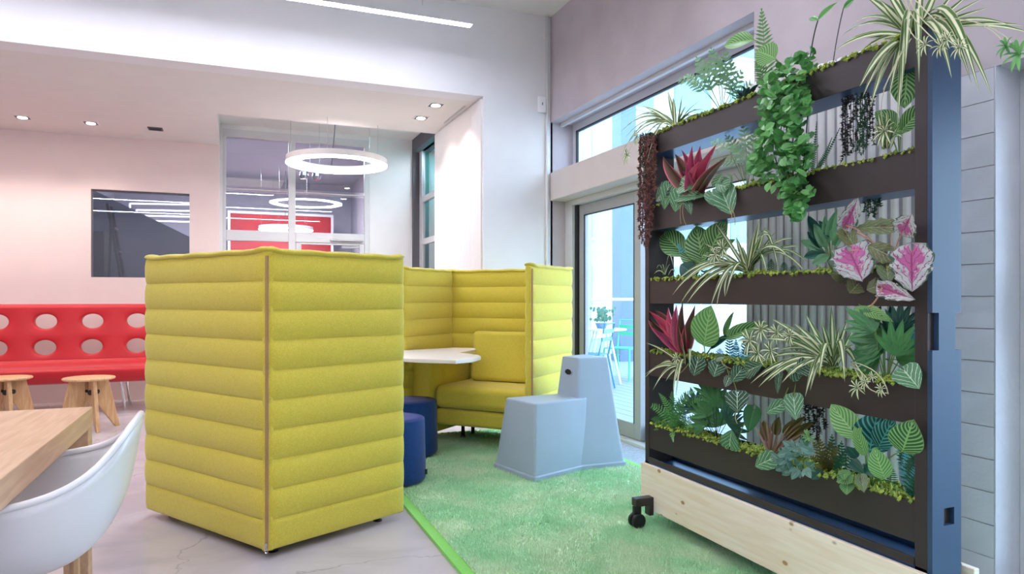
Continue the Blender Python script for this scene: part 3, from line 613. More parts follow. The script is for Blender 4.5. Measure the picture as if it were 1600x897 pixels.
# step stool
F_ = W(.138, 4.246); us = Vector((.827*CT+.562*ST, .562*CT-.827*ST, 0)).normalized(); ws = Vector((-us.y, us.x, 0)); BS = basis(F_, us, ws); BS = BS @ Matrix.Translation((0, .225, 0))
t = thing('step_stool', (*(F_+us*.36+ws*.22).xy, .02), 'pale blue-grey plastic stool with a low seat and a tall back block', 'stool')
t.location.z = .02
def rrect(pts, r, n=4):
    out = []; m_ = len(pts)
    for i in range(m_):
        p0, p1, p2 = Vector(pts[i-1]), Vector(pts[i]), Vector(pts[(i+1) % m_]); a = p1+(p0-p1).normalized()*r; b = p1+(p2-p1).normalized()*r
        for k in range(n+1): f = k/n; out.append((a*(1-f)**2+p1*2*f*(1-f)+b*f*f))
    return out
def loft(levels, mb, cap=True):
    n = len(levels[0][0]); s = mb; vs = []; fs = []
    for pts, z in levels:
        for p in pts: vs.append(BS @ Vector((p[0], p[1], z)))
    for k in range(len(levels)-1):
        for i in range(n): fs.append((k*n+i, k*n+(i+1) % n, (k+1)*n+(i+1) % n, (k+1)*n+i))
    fs.append(tuple(range(n))[::-1]); fs.append(tuple(range((len(levels)-1)*n, len(levels)*n))); s.add(vs, fs)
def trap(u0, u1, h0, h1, r=.022): return rrect([(u0, -h0), (u1, -h1), (u1, h1), (u0, h0)], r)
zt1, zt2 = .485, .745
s = MB(); loft([(trap(0, .47, .223, .150), .05), (trap(.045, .50, .166, .13, .02), zt1-.010), (trap(.048, .50, .163, .127, .02), zt1-.003), (trap(.054, .49, .157, .12, .02), zt1)], s)
s.build('seat_block', M['stool'], t, smooth=False, bevel=0)
s = MB(); loft([(trap(.385, .745, .150, .225), .05), (trap(.455, .685, .088, .130, .018), zt2-.010), (trap(.457, .683, .086, .127, .018), zt2-.003), (trap(.463, .676, .08, .120, .016), zt2)], s)
s.build('tall_block', M['stool'], t)
s = MB(); rim = rrect([(-.01, -.235), (.425, -.165), (.757, -.237), (.757, .237), (.425, .165), (-.01, .235)], .025); loft([(rim, .02), (rim, .045), ([Vector((p[0]*.985+.005, p[1]*.97)) for p in rim], .053)], s); s.build('base_rim', M['stool'], t)
# handle slot in the face towards the seat
nn = Vector((-.25, 0, .04)).normalized()
uh = .385+(.455-.385)*(.645-.05)/(zt2-.06)
s = MB(); s.add([BS @ Vector((uh-.004+.0*j, y, z)) for j in range(1) for (y, z) in [( .03*math.cos(a)*1.1, .645+.018*math.sin(a)) for a in [k*PI/8 for k in range(16)]]]+[BS @ Vector((uh+.004, .033*math.cos(k*PI/8), .645+.018*math.sin(k*PI/8))) for k in range(16)], [tuple(range(16)), tuple(range(16, 32))[::-1]]+[(i, (i+1) % 16, 16+(i+1) % 16, 16+i) for i in range(16)]); s.build('handle_hole', M['dark'], t)
s = MB(); s.tube([BS @ Vector((uh-.004, .038*math.cos(k*PI/12), .645+.023*math.sin(k*PI/12))) for k in range(25)], .004, 6); s.build('handle_rim', M['stool'], t)
# ---------------- oak table ----------------
tx, ty = -.472, 2.97
t = thing('oak_table', (tx-.5, ty-1, 0), 'thick oak table at the left edge, with square legs', 'table')
bx((-1.5, .9, .667), (tx, ty, .74)).build('tabletop', M['oak'], t, bevel=.003)
for x, y in ((tx-.08, ty-.075), (-1.5, ty-.075), (tx-.08, .9), (-1.5, .9)): bx((x+.001, y, 0), (x+.079, y+.075, .666)).build('leg', M['oak'], t, bevel=.003)
# white shell chair
cx, cy = -.52, 2.25
t = thing('shell_armchair', (cx, cy, 0), 'white plastic shell armchair pushed under the oak table', 'chair')
def rimf(ph):
    # ph 0 = back (+x)
    a = abs(ph)
    key = [(0, .262, .805), (.35, .275, .80), (.6, .29, .765), (.85, .30, .705), (1.15, .305, .665), (1.6, .30, .645), (2.1, .31, .635), (2.35, .31, .60), (2.6, .29, .50), (3.1416, .25, .455)]
    def lin(a):
        a = abs(a); a = 2*PI-a if a > PI else a
        for i in range(len(key)-1):
            if a <= key[i+1][0]+1e-3: f = (a-key[i][0])/(key[i+1][0]-key[i][0]); return key[i][1]+(key[i+1][1]-key[i][1])*f, key[i][2]+(key[i+1][2]-key[i][2])*f
        return key[-1][1:]
    rs = zs1 = ws_ = 0
    for k in range(-8, 9):
        w_ = math.exp(-(k/4)**2); r_, z_ = lin(a+k*.045); rs += r_*w_; zs1 += z_*w_; ws_ += w_
    return rs/ws_, zs1/ws_
nph, ntt = 120, 18; pts = []; rimp = []
for j in range(ntt+1):
    tt = j/ntt
    for i in range(nph):
        ph = -PI+2*PI*i/nph; r, z = rimf(ph); rr = r*(1-(1-tt)**1.9)
        if tt > .8: rr += .012*((tt-.8)/.2)**2
        zz_ = .42+(z-.42)*tt**2.3
        pts.append(Vector((cx+rr*math.cos(ph)*1.0, cy+rr*math.sin(ph)*1.02, zz_)))
s = MB(); s.v = pts
for j in range(ntt):
    for i in range(nph): s.f.append((j*nph+i, (j+1)*nph+i, (j+1)*nph+(i+1) % nph, j*nph+(i+1) % nph))
o = s.build('shell', M['white'], t, smooth=True, fix=False); bpy.context.view_layer.update()
mdf = o.modifiers.new('thick', 'SOLIDIFY'); mdf.thickness = .007
rp_ = pts[ntt*nph:]; s = MB(); s.tube(rp_+[rp_[0]], .0095, 8); s.build('rim', M['white'], t, smooth=True)
for sx, sy in ((-1, -1), (-1, 1), (1, -1), (1, 1)): MB().tube([(cx+.1*sx, cy+.1*sy, .41), (cx-.02+.12*sx, cy+.16*sy, 0)], .014, 8, .009).build('leg', M['oakleg'], t)
# ---------------- wooden stools ----------------
def tabouret(px, label):
    c = P(px, 590, D=6.07); c.z = 0; t = thing('wooden_stool', tuple(c), label, 'stool', 'round oak stools')
    Mx = Matrix.Translation(c)
    MB().lathe([(.19, .432), (.2, .437), (.203, .446), (.197, .453), (.1, .448), (.01, .446)], 40, Mx).build('seat', M['oakleg'], t, smooth=True)
    for k in range(4):
        Mk = Mx @ Matrix.Rotation(k*PI/2+.45, 4, 'Z')
        # tapered plank leg: profile in local xz, thickness in y
        poly = [(.03, .432), (.15, .432), (.155, .41), (.245, .0), (.205, .0), (.035, .26)]
        vs = [(x, -.016, z) for x, z in poly]+[(x, .016, z) for x, z in poly]; n = len(poly)
        MB().add(vs, [tuple(range(n)), tuple(range(n, 2*n))[::-1]]+[(i, n+i, n+(i+1) % n, (i+1) % n) for i in range(n)], Mk).build('leg', M['oakleg'], t, bevel=.005)
    Mk = Mx @ Matrix.Rotation(.45-PI/2+.5, 4, 'Z') @ Matrix.Translation((.0, 0, .33)) @ Matrix.Rotation(PI/2, 4, 'Y')
    MB().lathe([(.012, -.09), (.012, .07), (.02, .075), (.02, .095)], 12, Mk).build('bolt', M['black'], t)
    Mk2 = Mx @ Matrix.Rotation(.45-PI/2+.5-PI/2+.9, 4, 'Z') @ Matrix.Translation((.0, 0, .33)) @ Matrix.Rotation(PI/2, 4, 'Y')
    MB().lathe([(.01, -.05), (.01, .09), (.022, .095), (.024, .11), (.02, .115)], 12, Mk2).build('bolt', M['black'], t)
tabouret(139, 'round oak stool with splayed plank legs, fully in view before the red bench'); tabouret(8, 'round oak stool with splayed plank legs, cut off by the left picture edge')
# ---------------- red bench ----------------
yb_ = 8.42; pitch = .4165; xh = P(144, 0, Y=yb_).x; xr = xh+pitch*2.5; nc = 12; xl = xr-nc*pitch
bn = thing('red_bench', (xr-1.5, 8.3, 0), 'long red foam bench with two rows of round holes in its backrest', 'bench')
zlo, zhi = .50, 1.075; rowh = [(.505, .735), (.735, 1.0)]
def yback(z, f): return yb_-.075+(z-.5)*.16+f
s = MB(); n = 32
rows = [(.515, .765), (.765, 1.04)]
for r, (z0_, z1_) in enumerate(rows):
    zc = .635 if r == 0 else .90; ru, rv = .098, .076
    for k in range(nc):
        x0_, x1_ = xl+k*pitch, xl+(k+1)*pitch; xc = (x0_+x1_)/2
        base = len(s.v); rings = []
        angs = [2*PI*i/n+PI/n for i in range(n)]
        def onrect(a):
            dx, dz_ = math.cos(a), math.sin(a); ts = []
            if abs(dx) > 1e-6: ts.append(((x1_-xc) if dx > 0 else (x0_-xc))/dx)
            if abs(dz_) > 1e-6: ts.append(((z1_-zc) if dz_ > 0 else (z0_-zc))/dz_)
            tmin = min(x for x in ts if x > 0); return xc+dx*tmin, zc+dz_*tmin
        corners = [(x1_, z1_), (x0_, z1_), (x0_, z0_), (x1_, z0_)]
        outer = [onrect(a) for a in angs]
        for (cx_, cz_) in corners:
            bi = min(range(n), key=lambda i: (outer[i][0]-cx_)**2+(outer[i][1]-cz_)**2); outer[bi] = (cx_, cz_)
        spec = [('o', 0, 0), (1.28, 0, 0), (1.12, .006, 0), (1.03, .022, 0), (1.0, .05, 0), (1.03, .085, 0), (1.15, .10, 0), ('o', .10, 0)]
        for sp_, dp, _ in spec:
            for i, a in enumerate(angs):
                if sp_ == 'o': x_, z_ = outer[i]
                else: x_, z_ = xc+ru*sp_*math.cos(a), zc+rv*sp_*math.sin(a)
                s.v.append(Vector((x_, yback(z_, dp), z_)))
        for q in range(len(spec)-1):
            for i in range(n): s.f.append((base+q*n+i, base+q*n+(i+1) % n, base+(q+1)*n+(i+1) % n, base+(q+1)*n+i))
# rounded top strip
pts = [];
prof_ = [(yback(1.04, 0), 1.04), (yback(1.065, .008), 1.065), (yback(1.078, .03), 1.078), (yback(1.08, .06), 1.08), (yback(1.07, .09), 1.07), (yback(1.04, .10), 1.04)]
for (y, z) in prof_:
    for x in (xl, xr): pts.append((x, y, z))
s.grid(pts, 2, len(prof_))
s.build('backrest', M['red'], bn, smooth=True, fix=False)
prof_ = [(8.42, .515), (8.345, .515), (8.30, .47), (8.22, .452), (7.98, .462), (7.90, .458), (7.865, .44), (7.86, .41), (7.875, .36), (7.91, .315), (7.97, .30), (8.4, .30), (8.46, .34), (8.45, .50)]
s = MB(); npf = len(prof_); s.v = [Vector((x, y, z)) for x in (xl, xr) for (y, z) in prof_]
s.f = [(i, (i+1) % npf, npf+(i+1) % npf, npf+i) for i in range(npf)]+[tuple(range(npf))[::-1], tuple(range(npf, 2*npf))]
s.build('seat', M['red'], bn, bevel=.012)
for px in (193, -150):
    q = P(px, 626, Y=8.15); 
    for yy in (8.0, 8.38): MB().tube([(q.x, yy, .30), (q.x+.03, yy+.03, 0)], .014, 8).build('leg', M['chrome'], bn)
    MB().tube([(q.x, 8.0, .29), (q.x, 8.38, .29)], .012, 8).build('leg_brace', M['chrome'], bn)
# ---------------- plant rack ----------------
XFr, XB = 1.95, 2.10
Yl = P(1008, 0, X=XFr).y; Yr = P(1455, 0, X=XFr).y; Yli = Yl-.035; Yri = Yr+.055
ZT = 1.972; ZTR = .315
rk = thing('plant_rack', ((XFr+XB)/2, (Yl+Yr)/2, .02), 'tall dark metal plant rack with five planter shelves and a pine base', 'plant rack')
bx((XFr, Yli, .30), (XB, Yl, ZT)).build('post', M['rack'], rk, bevel=.002)
# right post: front and inner in rack colour, outer end panel blue, window daylight painted in, with cut-outs
bx((XFr, Yr+.012, .30), (XB-.03, Yri, ZT)).build('post', M['rack'], rk, bevel=.002)
def zr(y, px): return P(px, y, Y=Yr).z
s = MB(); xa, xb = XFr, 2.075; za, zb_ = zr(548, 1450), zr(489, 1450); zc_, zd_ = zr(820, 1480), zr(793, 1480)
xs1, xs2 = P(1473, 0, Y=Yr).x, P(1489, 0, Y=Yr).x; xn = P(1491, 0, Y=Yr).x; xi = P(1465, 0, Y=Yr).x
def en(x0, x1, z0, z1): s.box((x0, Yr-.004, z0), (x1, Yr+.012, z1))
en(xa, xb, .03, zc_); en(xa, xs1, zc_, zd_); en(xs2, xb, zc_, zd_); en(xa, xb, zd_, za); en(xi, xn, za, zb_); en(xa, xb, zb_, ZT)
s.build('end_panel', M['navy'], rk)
bx((xs1-.005, Yr+.013, zc_-.005), (xs2+.005, Yr+.03, zd_+.005)).build('slot_box', M['dark'], rk)
shel = [(1.852, 1.962), (1.478, 1.60), (1.114, 1.237), (.751, .877), (.387, .515)]
XS = XFr+.004
for i, (z0, z1) in enumerate(shel):
    o = bx((XS, Yri, z0), (XS+.003, Yli, z1)).build('planter', M['rack'], rk)
    bx((XB-.008, Yri, z0), (XB-.005, Yli, z1)).build('back_plate', M['rack'], o); bx((XS+.003, Yri, z0), (XB-.008, Yli, z0+.003)).build('floor_plate', M['tray'], o)
    bx((XS+.004, Yri+.002, z1-.045), (XB-.009, Yli-.002, z1-.03)).build('soil', mat('potting_soil', (46, 36, 28), .95), o)
bx((XFr-.0, Yr+.012, .31), (XB, Yl, .318)).build('drip_tray', M['tray'], rk)
bx((XB-.006, Yri, .318), (XB-.002, Yli, .336)).build('tray_back', M['tray'], rk)
bx((XFr-.004, Yri, .318), (XFr+.008, Yli, .343)).build('tray_rim', M['rack'], rk, bevel=.002)
yb0 = P(1457.5, 0, X=1.925).y; yb1 = P(1001, 0, X=1.925).y
bx((1.925, yb0, .092), (XFr-.005, yb1, .312)).build('base_board', M['pine'], rk, bevel=.004)
bx((XB+.005, yb0, .092), (XB+.03, yb1, .312)).build('base_board', M['pine'], rk, bevel=.004)
bx((XFr, Yr+.02, .13), (XB, Yl-.02, .16)).build('base_beam', M['rack'], rk)
for yy in (yb1-.10, yb0+.12):
  for sx in (-1, 1):
    xo = 1.925 if sx < 0 else XB+.03
    y0 = yy
    s = MB(); s.box((xo+sx*.10, y0-.02, .125), (xo-sx*.0, y0+.025, .165)); s.box((xo+sx*.025, y0-.02, .075), (xo, y0+.025, .13))
    o = s.build('bracket', M['rack'], rk, bevel=.004)
    cw = Vector((xo+sx*.085, y0+.0, .056))
    for k in (-1, 1):
        Mw = Matrix.Translation(cw+Vector((0, k*.016, 0))) @ Matrix.Rotation(PI/2, 4, 'X')
        MB().lathe([(.012, -.010), (.03, -.010), (.036, -.007), (.036, .007), (.03, .010), (.012, .010)], 24, Mw).build('wheel', M['black'], rk)
    MB().box((cw.x-.02, y0-.008, .06), (cw.x+.02, y0+.008, .126)).tube([cw+Vector((0, -.03, 0)), cw+Vector((0, .03, 0))], .006, 8).build('fork', M['black'], rk)
# corrugated white screen behind
t = thing('fluted_screen', (2.42, 2.3, 0), 'white fluted standing screen behind the plant rack', 'screen')
path = [Vector((2.36, 2.73, 0)), Vector((2.41, 2.58, 0)), Vector((2.46, 2.38, 0)), Vector((2.50, 2.15, 0)), Vector((2.53, 1.90, 0))]
seg = []; 
for i in range(len(path)-1):
    for k in range(20): seg.append(path[i].lerp(path[i+1], k/20))
out = [seg[0]]
for q in seg:
    if (q-out[-1]).length >= .0385: out.append(q)
s = MB()
for i in range(len(path)-1):
    d_ = (path[i+1]-path[i]).normalized(); n_ = Vector((-d_.y, d_.x, 0))*-.004; a_, b_ = path[i], path[i+1]
    s.add([a_, b_, b_+n_, a_+n_]+[v+Vector((0, 0, 2.15)) for v in (a_, b_, b_+n_, a_+n_)], [(0, 3, 2, 1), (4, 5, 6, 7), (0, 1, 5, 4), (1, 2, 6, 5), (2, 3, 7, 6), (3, 0, 4, 7)])
s.build('backing', M['lgrey'], t)
fl = MB().lathe([(.0180, 0), (.0180, 2.17), (.018, 2.185), (.010, 2.19)], 16).mesh('flute', M['screen'], smooth=True)
for q in out:
    o = bpy.data.objects.new('flute', fl); COL.objects.link(o); o.parent = t; o.location = (q.x-t.location.x, q.y-t.location.y, .0)
# ---------------- plants ----------------
def leafmat(name, base, vein, n=7, c=.5, wid=.12, mid=.06, edge=None, ew=.12, base2=None, rough=.4, stripe=False, inner=None, iw=.35, nz=.0):
    m, t, b = nt(name); uv = N(t, 'ShaderNodeUVMap'); uv.uv_map = 'UVMap'; sx = N(t, 'ShaderNodeSeparateXYZ'); t.links.new(uv.outputs[0], sx.inputs[0])
    U = mth(t, 'SUBTRACT', mth(t, 'MULTIPLY', sx.outputs[0], 2), 1); V = sx.outputs[1]; aU = mth(t, 'ABSOLUTE', U)
    oi = N(t, 'ShaderNodeObjectInfo'); co = N(t, 'ShaderNodeTexCoord'); no = N(t, 'ShaderNodeTexNoise'); no.inputs['Scale'].default_value = 9; no.inputs['Detail'].default_value = 4; t.links.new(uv.outputs[0], no.inputs['Vector'])
    bc = mixc(t, oi.outputs['Random'], srgb(base), srgb(base2 or tuple(int(x*.8) for x in base)))
    nn = mth(t, 'MULTIPLY', mth(t, 'SUBTRACT', no.outputs[0], .5), nz)
    col = bc
    if inner: col = mixc(t, sstep(t, mth(t, 'ADD', mth(t, 'ADD', aU, nn), mth(t, 'MULTIPLY', mth(t, 'ABSOLUTE', mth(t, 'SUBTRACT', V, .35)), 1.1)), iw+.25, iw-.1) if False else mth(t, 'SUBTRACT', 1, sstep(t, mth(t, 'ADD', mth(t, 'ADD', aU, nn), mth(t, 'MULTIPLY', mth(t, 'ABSOLUTE', mth(t, 'SUBTRACT', V, .35)), 1.1)), iw-.1, iw+.25)), col, srgb(inner))
    ph = mth(t, 'MULTIPLY', mth(t, 'SUBTRACT', V, mth(t, 'MULTIPLY', aU, c)), n); fr = mth(t, 'FRACT', mth(t, 'ADD', mth(t, 'ADD', ph, 10), nn)); d = mth(t, 'ABSOLUTE', mth(t, 'SUBTRACT', fr, .5))
    if vein:
        if n: vm = mth(t, 'SUBTRACT', 1, sstep(t, d, wid*.55, wid)); col = mixc(t, vm, col, srgb(vein))
        if mid: col = mixc(t, mth(t, 'SUBTRACT', 1, sstep(t, aU, mid*.6, mid)), col, srgb(vein))
    if edge: col = mixc(t, sstep(t, mth(t, 'ADD', aU, nn), 1-ew-.06, 1-ew+.06), col, srgb(edge))
    t.links.new(col, b.inputs['Base Color']); b.inputs['Roughness'].default_value = rough
    # thin leaf translucency
    tr = N(t, 'ShaderNodeBsdfTranslucent'); t.links.new(col, tr.inputs[0]); mx = N(t, 'ShaderNodeMixShader'); mx.inputs[0].default_value = .12
    t.links.new(b.outputs[0], mx.inputs[1]); t.links.new(tr.outputs[0], mx.inputs[2]); t.links.new(mx.outputs[0], t.nodes['Material Output'].inputs[0])
    return m
LM = dict(
 spider=leafmat('spider_leaf', (92, 132, 70), (240, 242, 206), 0, 0, 0, .42, edge=(206, 212, 160), ew=.10),
 spider2=leafmat('spider_leaf_pale', (96, 132, 70), (240, 240, 206), 0, 0, 0, .55),
 calathea=leafmat('calathea_leaf', (40, 92, 52), (146, 190, 116), 9, .38, .26, .07, edge=(110, 160, 90), ew=.05, base2=(52, 110, 60)),
 calpale=leafmat('calathea_leaf_pale', (84, 146, 78), (160, 200, 130), 9, .38, .26, .06, edge=(130, 180, 104), ew=.06, base2=(96, 156, 84)),
 calteal=leafmat('calathea_leaf_teal', (20, 74, 72), (86, 176, 168), 8, .38, .24, .05),
 anth=leafmat('anthurium_leaf', (26, 70, 46), (190, 214, 182), 4.2, -.55, .07, .045, base2=(44, 96, 66), rough=.45, nz=.5),
 anthlt=leafmat('anthurium_leaf_light', (72, 128, 88), (190, 218, 180), 4.2, -.55, .09, .05, base2=(86, 138, 96), nz=.5),
 begonia=leafmat('begonia_leaf', (206, 214, 210), (150, 56, 108), 5, -.6, .10, .05, edge=(70, 98, 78), ew=.10, inner=(186, 92, 148), iw=.52, nz=1.5),
 beggreen=leafmat('begonia_underleaf', (96, 120, 84), (150, 170, 120), 5, -.5, .06, .05, base2=(110, 110, 70), inner=(90, 70, 60), iw=.2, nz=1),
 red=leafmat('cordyline_leaf', (206, 84, 112), (230, 140, 158), 12, 1.2, .10, .06, edge=(226, 100, 126), ew=.12, base2=(150, 60, 104)),
 redgreen=leafmat('cordyline_leaf_green', (112, 104, 78), (176, 104, 110), 10, 1.2, .12, .06, edge=(220, 100, 130), ew=.16),
 fern=leafmat('fern_leaf', (98, 160, 82), None, base2=(66, 130, 68)), fernd=leafmat('dark_fern_leaf', (48, 108, 74), None, base2=(38, 90, 66)), fernt=leafmat('teal_fern_leaf', (50, 150, 160), None, base2=(110, 190, 200)),
 bronze=leafmat('bronze_leaf', (112, 106, 48), None, base2=(74, 66, 40)),
 lobe=leafmat('lobed_leaf', (84, 142, 98), (130, 176, 130), 6, .8, .08, .12, base2=(112, 160, 122)), lobeg=leafmat('palm_lobe_leaf', (62, 128, 66), (92, 156, 86), 8, .8, .1, .08, base2=(46, 108, 70)), lobed=leafmat('dark_lobe_leaf', (28, 84, 70), (60, 120, 100), 6, .8, .08, .08, base2=(22, 66, 60)),
 jade=leafmat('round_vine_leaf', (60, 136, 66), (120, 186, 104), 0, 0, 0, .07, base2=(124, 190, 108), rough=.3), succ=leafmat('succulent_leaf', (40, 74, 70), (90, 120, 110), 0, 0, 0, .0, edge=(76, 108, 100), ew=.2), ivy=leafmat('ivy_leaf', (92, 138, 128), (150, 180, 160), 5, .6, .07, .08, base2=(70, 116, 92)),
 rose=leafmat('bronze_blade', (172, 134, 116), None, base2=(120, 84, 70)),
)
SM = dict(g=mat('green_stem', (110, 140, 70), .5), p=mat('pink_stem', (204, 150, 126), .5), c=mat('cream_runner', (214, 214, 176), .5), d=mat('dark_stem', (46, 62, 44), .6), b=mat('brown_strand', (150, 102, 96), .8, var=.35, scale=60), bd=mat('dark_strand', (54, 44, 46), .8, var=.3), gd=mat('green_strand', (60, 96, 70), .8, var=.3), root=mat('tan_root', (184, 158, 104), .7))
mossm = mat('moss', (178, 192, 84), .95, var=.45, scale=40, col2=(112, 136, 52))
# leaf meshes: y along the leaf 0..1, x half width 1 at widest, z up
def outline(kind, v):
    if kind == 'oval': return max(0, math.sin(PI*v**.85))**.75
    if kind == 'lance': return max(0, math.sin(PI*v**.8))**1.1
    if kind == 'round': return max(0, 1-(2*v-1)**2)**.5
    if kind == 'heart': return (max(0, 1-((v-.28)/.28)**2)**.5 if v < .28 else max(0, 1-((v-.28)/.72)**2.0)**.82) 
    if kind == 'beg': return (max(0, 1-((v-.3)/.3)**2)**.5 if v < .3 else max(0, 1-((v-.3)/.7)**2.2)**.62)*(1+.05*math.sin(v*34))
    if kind == 'obov': return max(0, math.sin(PI*v**1.5))**.8
meshcache = {}
def leafmesh(kind, m, droop=.25, fold=.15, wave=0, name='leaf', nv=14, nu=4, seed=0):
    key = (kind, m.name, droop, fold, wave, nv, nu, seed, name)
    if key in meshcache: return meshcache[key]
    s = MB(); s.uv = []; rr = random.Random(seed)
    ph = rr.random()*6
    for sg in (-1, 1):
        base = len(s.v)
        for j in range(nv+1):
            v = j/nv; w_ = outline(kind, min(max(v, .0), 1)); n0 = 0
            if kind in ('heart', 'beg') and v < .22: n0 = .28*(1-v/.22)*w_
            for i in range(nu+1):
                u = n0+(w_-n0)*i/nu
                wv = wave*math.sin(v*22+ph+sg)*(i/nu)**2
                z = -droop*v*v*.9+abs(u)*fold-.25*fold*u*u*2+wv*.06
                s.v.append(Vector((sg*u*(1+wv*.08), v-(.18 if kind in ('heart', 'beg') else 0), z))); s.uv.append((.5+.5*sg*(i/nu), v))
        for j in range(nv):
            for i in range(nu):
                a_ = base+j*(nu+1)+i; q = (a_, a_+1, a_+nu+2, a_+nu+1); s.f.append(q if sg > 0 else q[::-1])
    me = s.mesh(name, m, smooth=True, fix=False)
    meshcache[key] = me; return me
ROOM = Vector((-.80, -.55, .25)).normalized()
def addleaf(par, me, a, b, wd, nrm=None, roll=0, name='leaf'):
    """place leaf mesh from a to b; wd = half width in metres"""
    y = b-a; L = y.length; y.normalize(); n_ = (nrm or ROOM).copy(); z = (n_-y*n_.dot(y))
    if z.length < .05: z = Vector((0, 0, 1))-y*y.z
    z.normalize(); x = y.cross(z)
    if roll: Rm = Matrix.Rotation(roll, 3, y); x = Rm @ x; z = Rm @ z
    o = bpy.data.objects.new(name, me); COL.objects.link(o); o.parent = par
    Mx = Matrix(((x.x*wd, y.x*L, z.x*L, a.x-par.location.x), (x.y*wd, y.y*L, z.y*L, a.y-par.location.y), (x.z*wd, y.z*L, z.z*L, a.z-par.location.z), (0, 0, 0, 1)))
    o.matrix_local = Mx; return o
def pt(x, y, X=1.95): return P(x, y, X=X)
def px2m(p): return ((p.x*ST+p.y*CT))/F
PLG = {}
def plant(name, base, label, cat='plant'):
    return thing(name, tuple(base), label, cat)
def stemtube(par, pts_, r=.002, m='g', name='stem', r1=None): return MB().tube(pts_, r, 5, r1).build(name, SM[m], par, smooth=True)
def bez(a, m, b, n=8): return [a*(1-k/n)**2+m*2*(k/n)*(1-k/n)+b*(k/n)**2 for k in range(n+1)]
def strap(par, a, m, b, wd, mt, name='leaf', n=10):
    s = MB(); s.uv = []; pts_ = bez(a, m, b, n)
    for k, p in enumerate(pts_):
        t_ = (pts_[min(k+1, n)]-pts_[max(k-1, 0)]).normalized(); nr_ = (ROOM+Vector((R.uniform(-.03, .03), 0, .5))).normalized()
        sd = t_.cross(nr_).normalized(); nn_ = sd.cross(t_); f = k/n; w_ = wd*(.55+.45*min(1, f*4))*(1 if f < .55 else max(.02, 1-((f-.55)/.45)**1.6))
        for i, u in enumerate((-1, -.5, 0, .5, 1)): s.v.append(p+sd*u*w_-nn_*(1-abs(u))*w_*.45); s.uv.append((.5+u/2, f))
    for k in range(n):
        for i in range(4): s.f.append((k*5+i, k*5+i+1, k*5+i+6, k*5+i+5))
    return s.build(name, mt, par, smooth=True, fix=False)
def spider(base_px, tips, label, Xb=2.0, wd=.008, mt='spider', name='spider_plant'):
    """tips: (x, y, lift, dX)"""
    a0 = pt(*base_px, X=Xb); t = plant(name, a0, label)
    for tp in tips:
        x, y = tp[:2]; lift = tp[2] if len(tp) > 2 else .35; dX = tp[3] if len(tp) > 3 else R.uniform(-.12, .02)
        b = pt(x, y, X=Xb+dX); a = a0+Vector((R.uniform(-.012, .012), R.uniform(-.012, .012), 0)); L = (b-a).length
        m_ = a.lerp(b, .5)+Vector((0, 0, lift*L))
        strap(t, a, m_, b, wd*(R.uniform(1.0, 1.35)), LM[mt])
    return t
def plantlet(par, p, r, n=9, mt='spider2'):
    for k in range(n):
        an = 2*PI*k/n+R.random()*.4; d = Vector((-.25+.2*R.random(), math.cos(an), math.sin(an))).normalized(); strap(par, p, p+d*r*.6+Vector((-.01, 0, .004)), p+d*r+Vector((0, 0, -r*.15)), r*.11, LM[mt], n=5)
def broad(par, ax, ay, bx_, by, wpx, mt, kind='oval', Xa=1.96, Xb=1.90, droop=.22, fold=.15, roll=0, base=None, stem='g', wave=0, seed=0, sr=.0022):
    a, b = pt(ax, ay, Xa), pt(bx_, by, Xb); m = (a+b)/2; wd = wpx*px2m(m)
    me = leafmesh(kind, LM[mt], droop, fold, wave, seed=seed)
    if kind == 'heart': pass
    o = addleaf(par, me, a, b, wd, roll=roll)
    if base is not None:
        bb = Vector(base); stemtube(par, bez(bb, bb.lerp(a, .5)+Vector((0, 0, .25*(a-bb).length)), a, 8), sr, stem)
    return o
def fern(par, a, b, wd, mt, n=16, sag=.15, name='frond', drx=0):
    s = MB(); s.uv = []; L = (b-a).length; pts_ = bez(a, a.lerp(b, .5)+Vector((0, 0, sag*L)), b, n)
    def tri(*v):
        k = len(s.v); s.v.extend(v); s.uv.extend([(.5, .5)]*len(v)); s.f.append(tuple(range(k, k+len(v))))
    for k in range(1, n+1):
        p = pts_[k]; t_ = (pts_[k]-pts_[k-1]).normalized(); sd = t_.cross(ROOM).normalized(); nn_ = sd.cross(t_); f = k/n; w_ = wd*math.sin(PI*min(1, .12+.86*f))**.7*(1.05-f*.55); stp = L/n
        for sg in (-1, 1):
            tip = p+sd*sg*w_+t_*w_*.5+nn_*R.uniform(-.2, .2)*w_
            q = p.lerp(tip, .5); tri(p-t_*stp*.22, q+t_*-stp*.34, tip, q+t_*stp*.34, p+t_*stp*.2)
        tri(pts_[k-1]-sd*.0012, pts_[k-1]+sd*.0012, p+sd*.0012, p-sd*.0012)
    return s.build(name, LM[mt], par, fix=False)
def lobed(par, c, d, L, mt, n=6, spread=1.9, nrm=None, wf=.16, name='leaf', kind='lance'):
    """hand-like leaf of n lobes from point c, main direction d"""
    nrm = (nrm or ROOM); d = d.normalized(); s = MB(); s.uv = []
    z = (nrm-d*nrm.dot(d)).normalized()
    for k in range(n):
        an = (k-(n-1)/2)*spread/(n-1) if n > 1 else 0; dd = Matrix.Rotation(an, 3, z) @ d; l = L*(1-.28*abs(an)/max(spread/2, .1))*R.uniform(.9, 1.05); x = dd.cross(z); w_ = l*wf
        for sg in (-1, 1):
            base = len(s.v)
            for j in range(7):
                v = j/6; ww = (math.sin(PI*min(1, .12+.88*v)**.9)**.8)*w_ if j < 6 else 0
                for i in range(2): s.v.append(c+dd*l*v+x*sg*ww*i+z*(-.15*l*v*v+.25*ww*i)); s.uv.append((.5+.5*sg*i, v))
            for j in range(6): a_ = base+j*2; q = (a_, a_+1, a_+3, a_+2); s.f.append(q if sg > 0 else q[::-1])
    return s.build(name, LM[mt], par, smooth=True, fix=False)
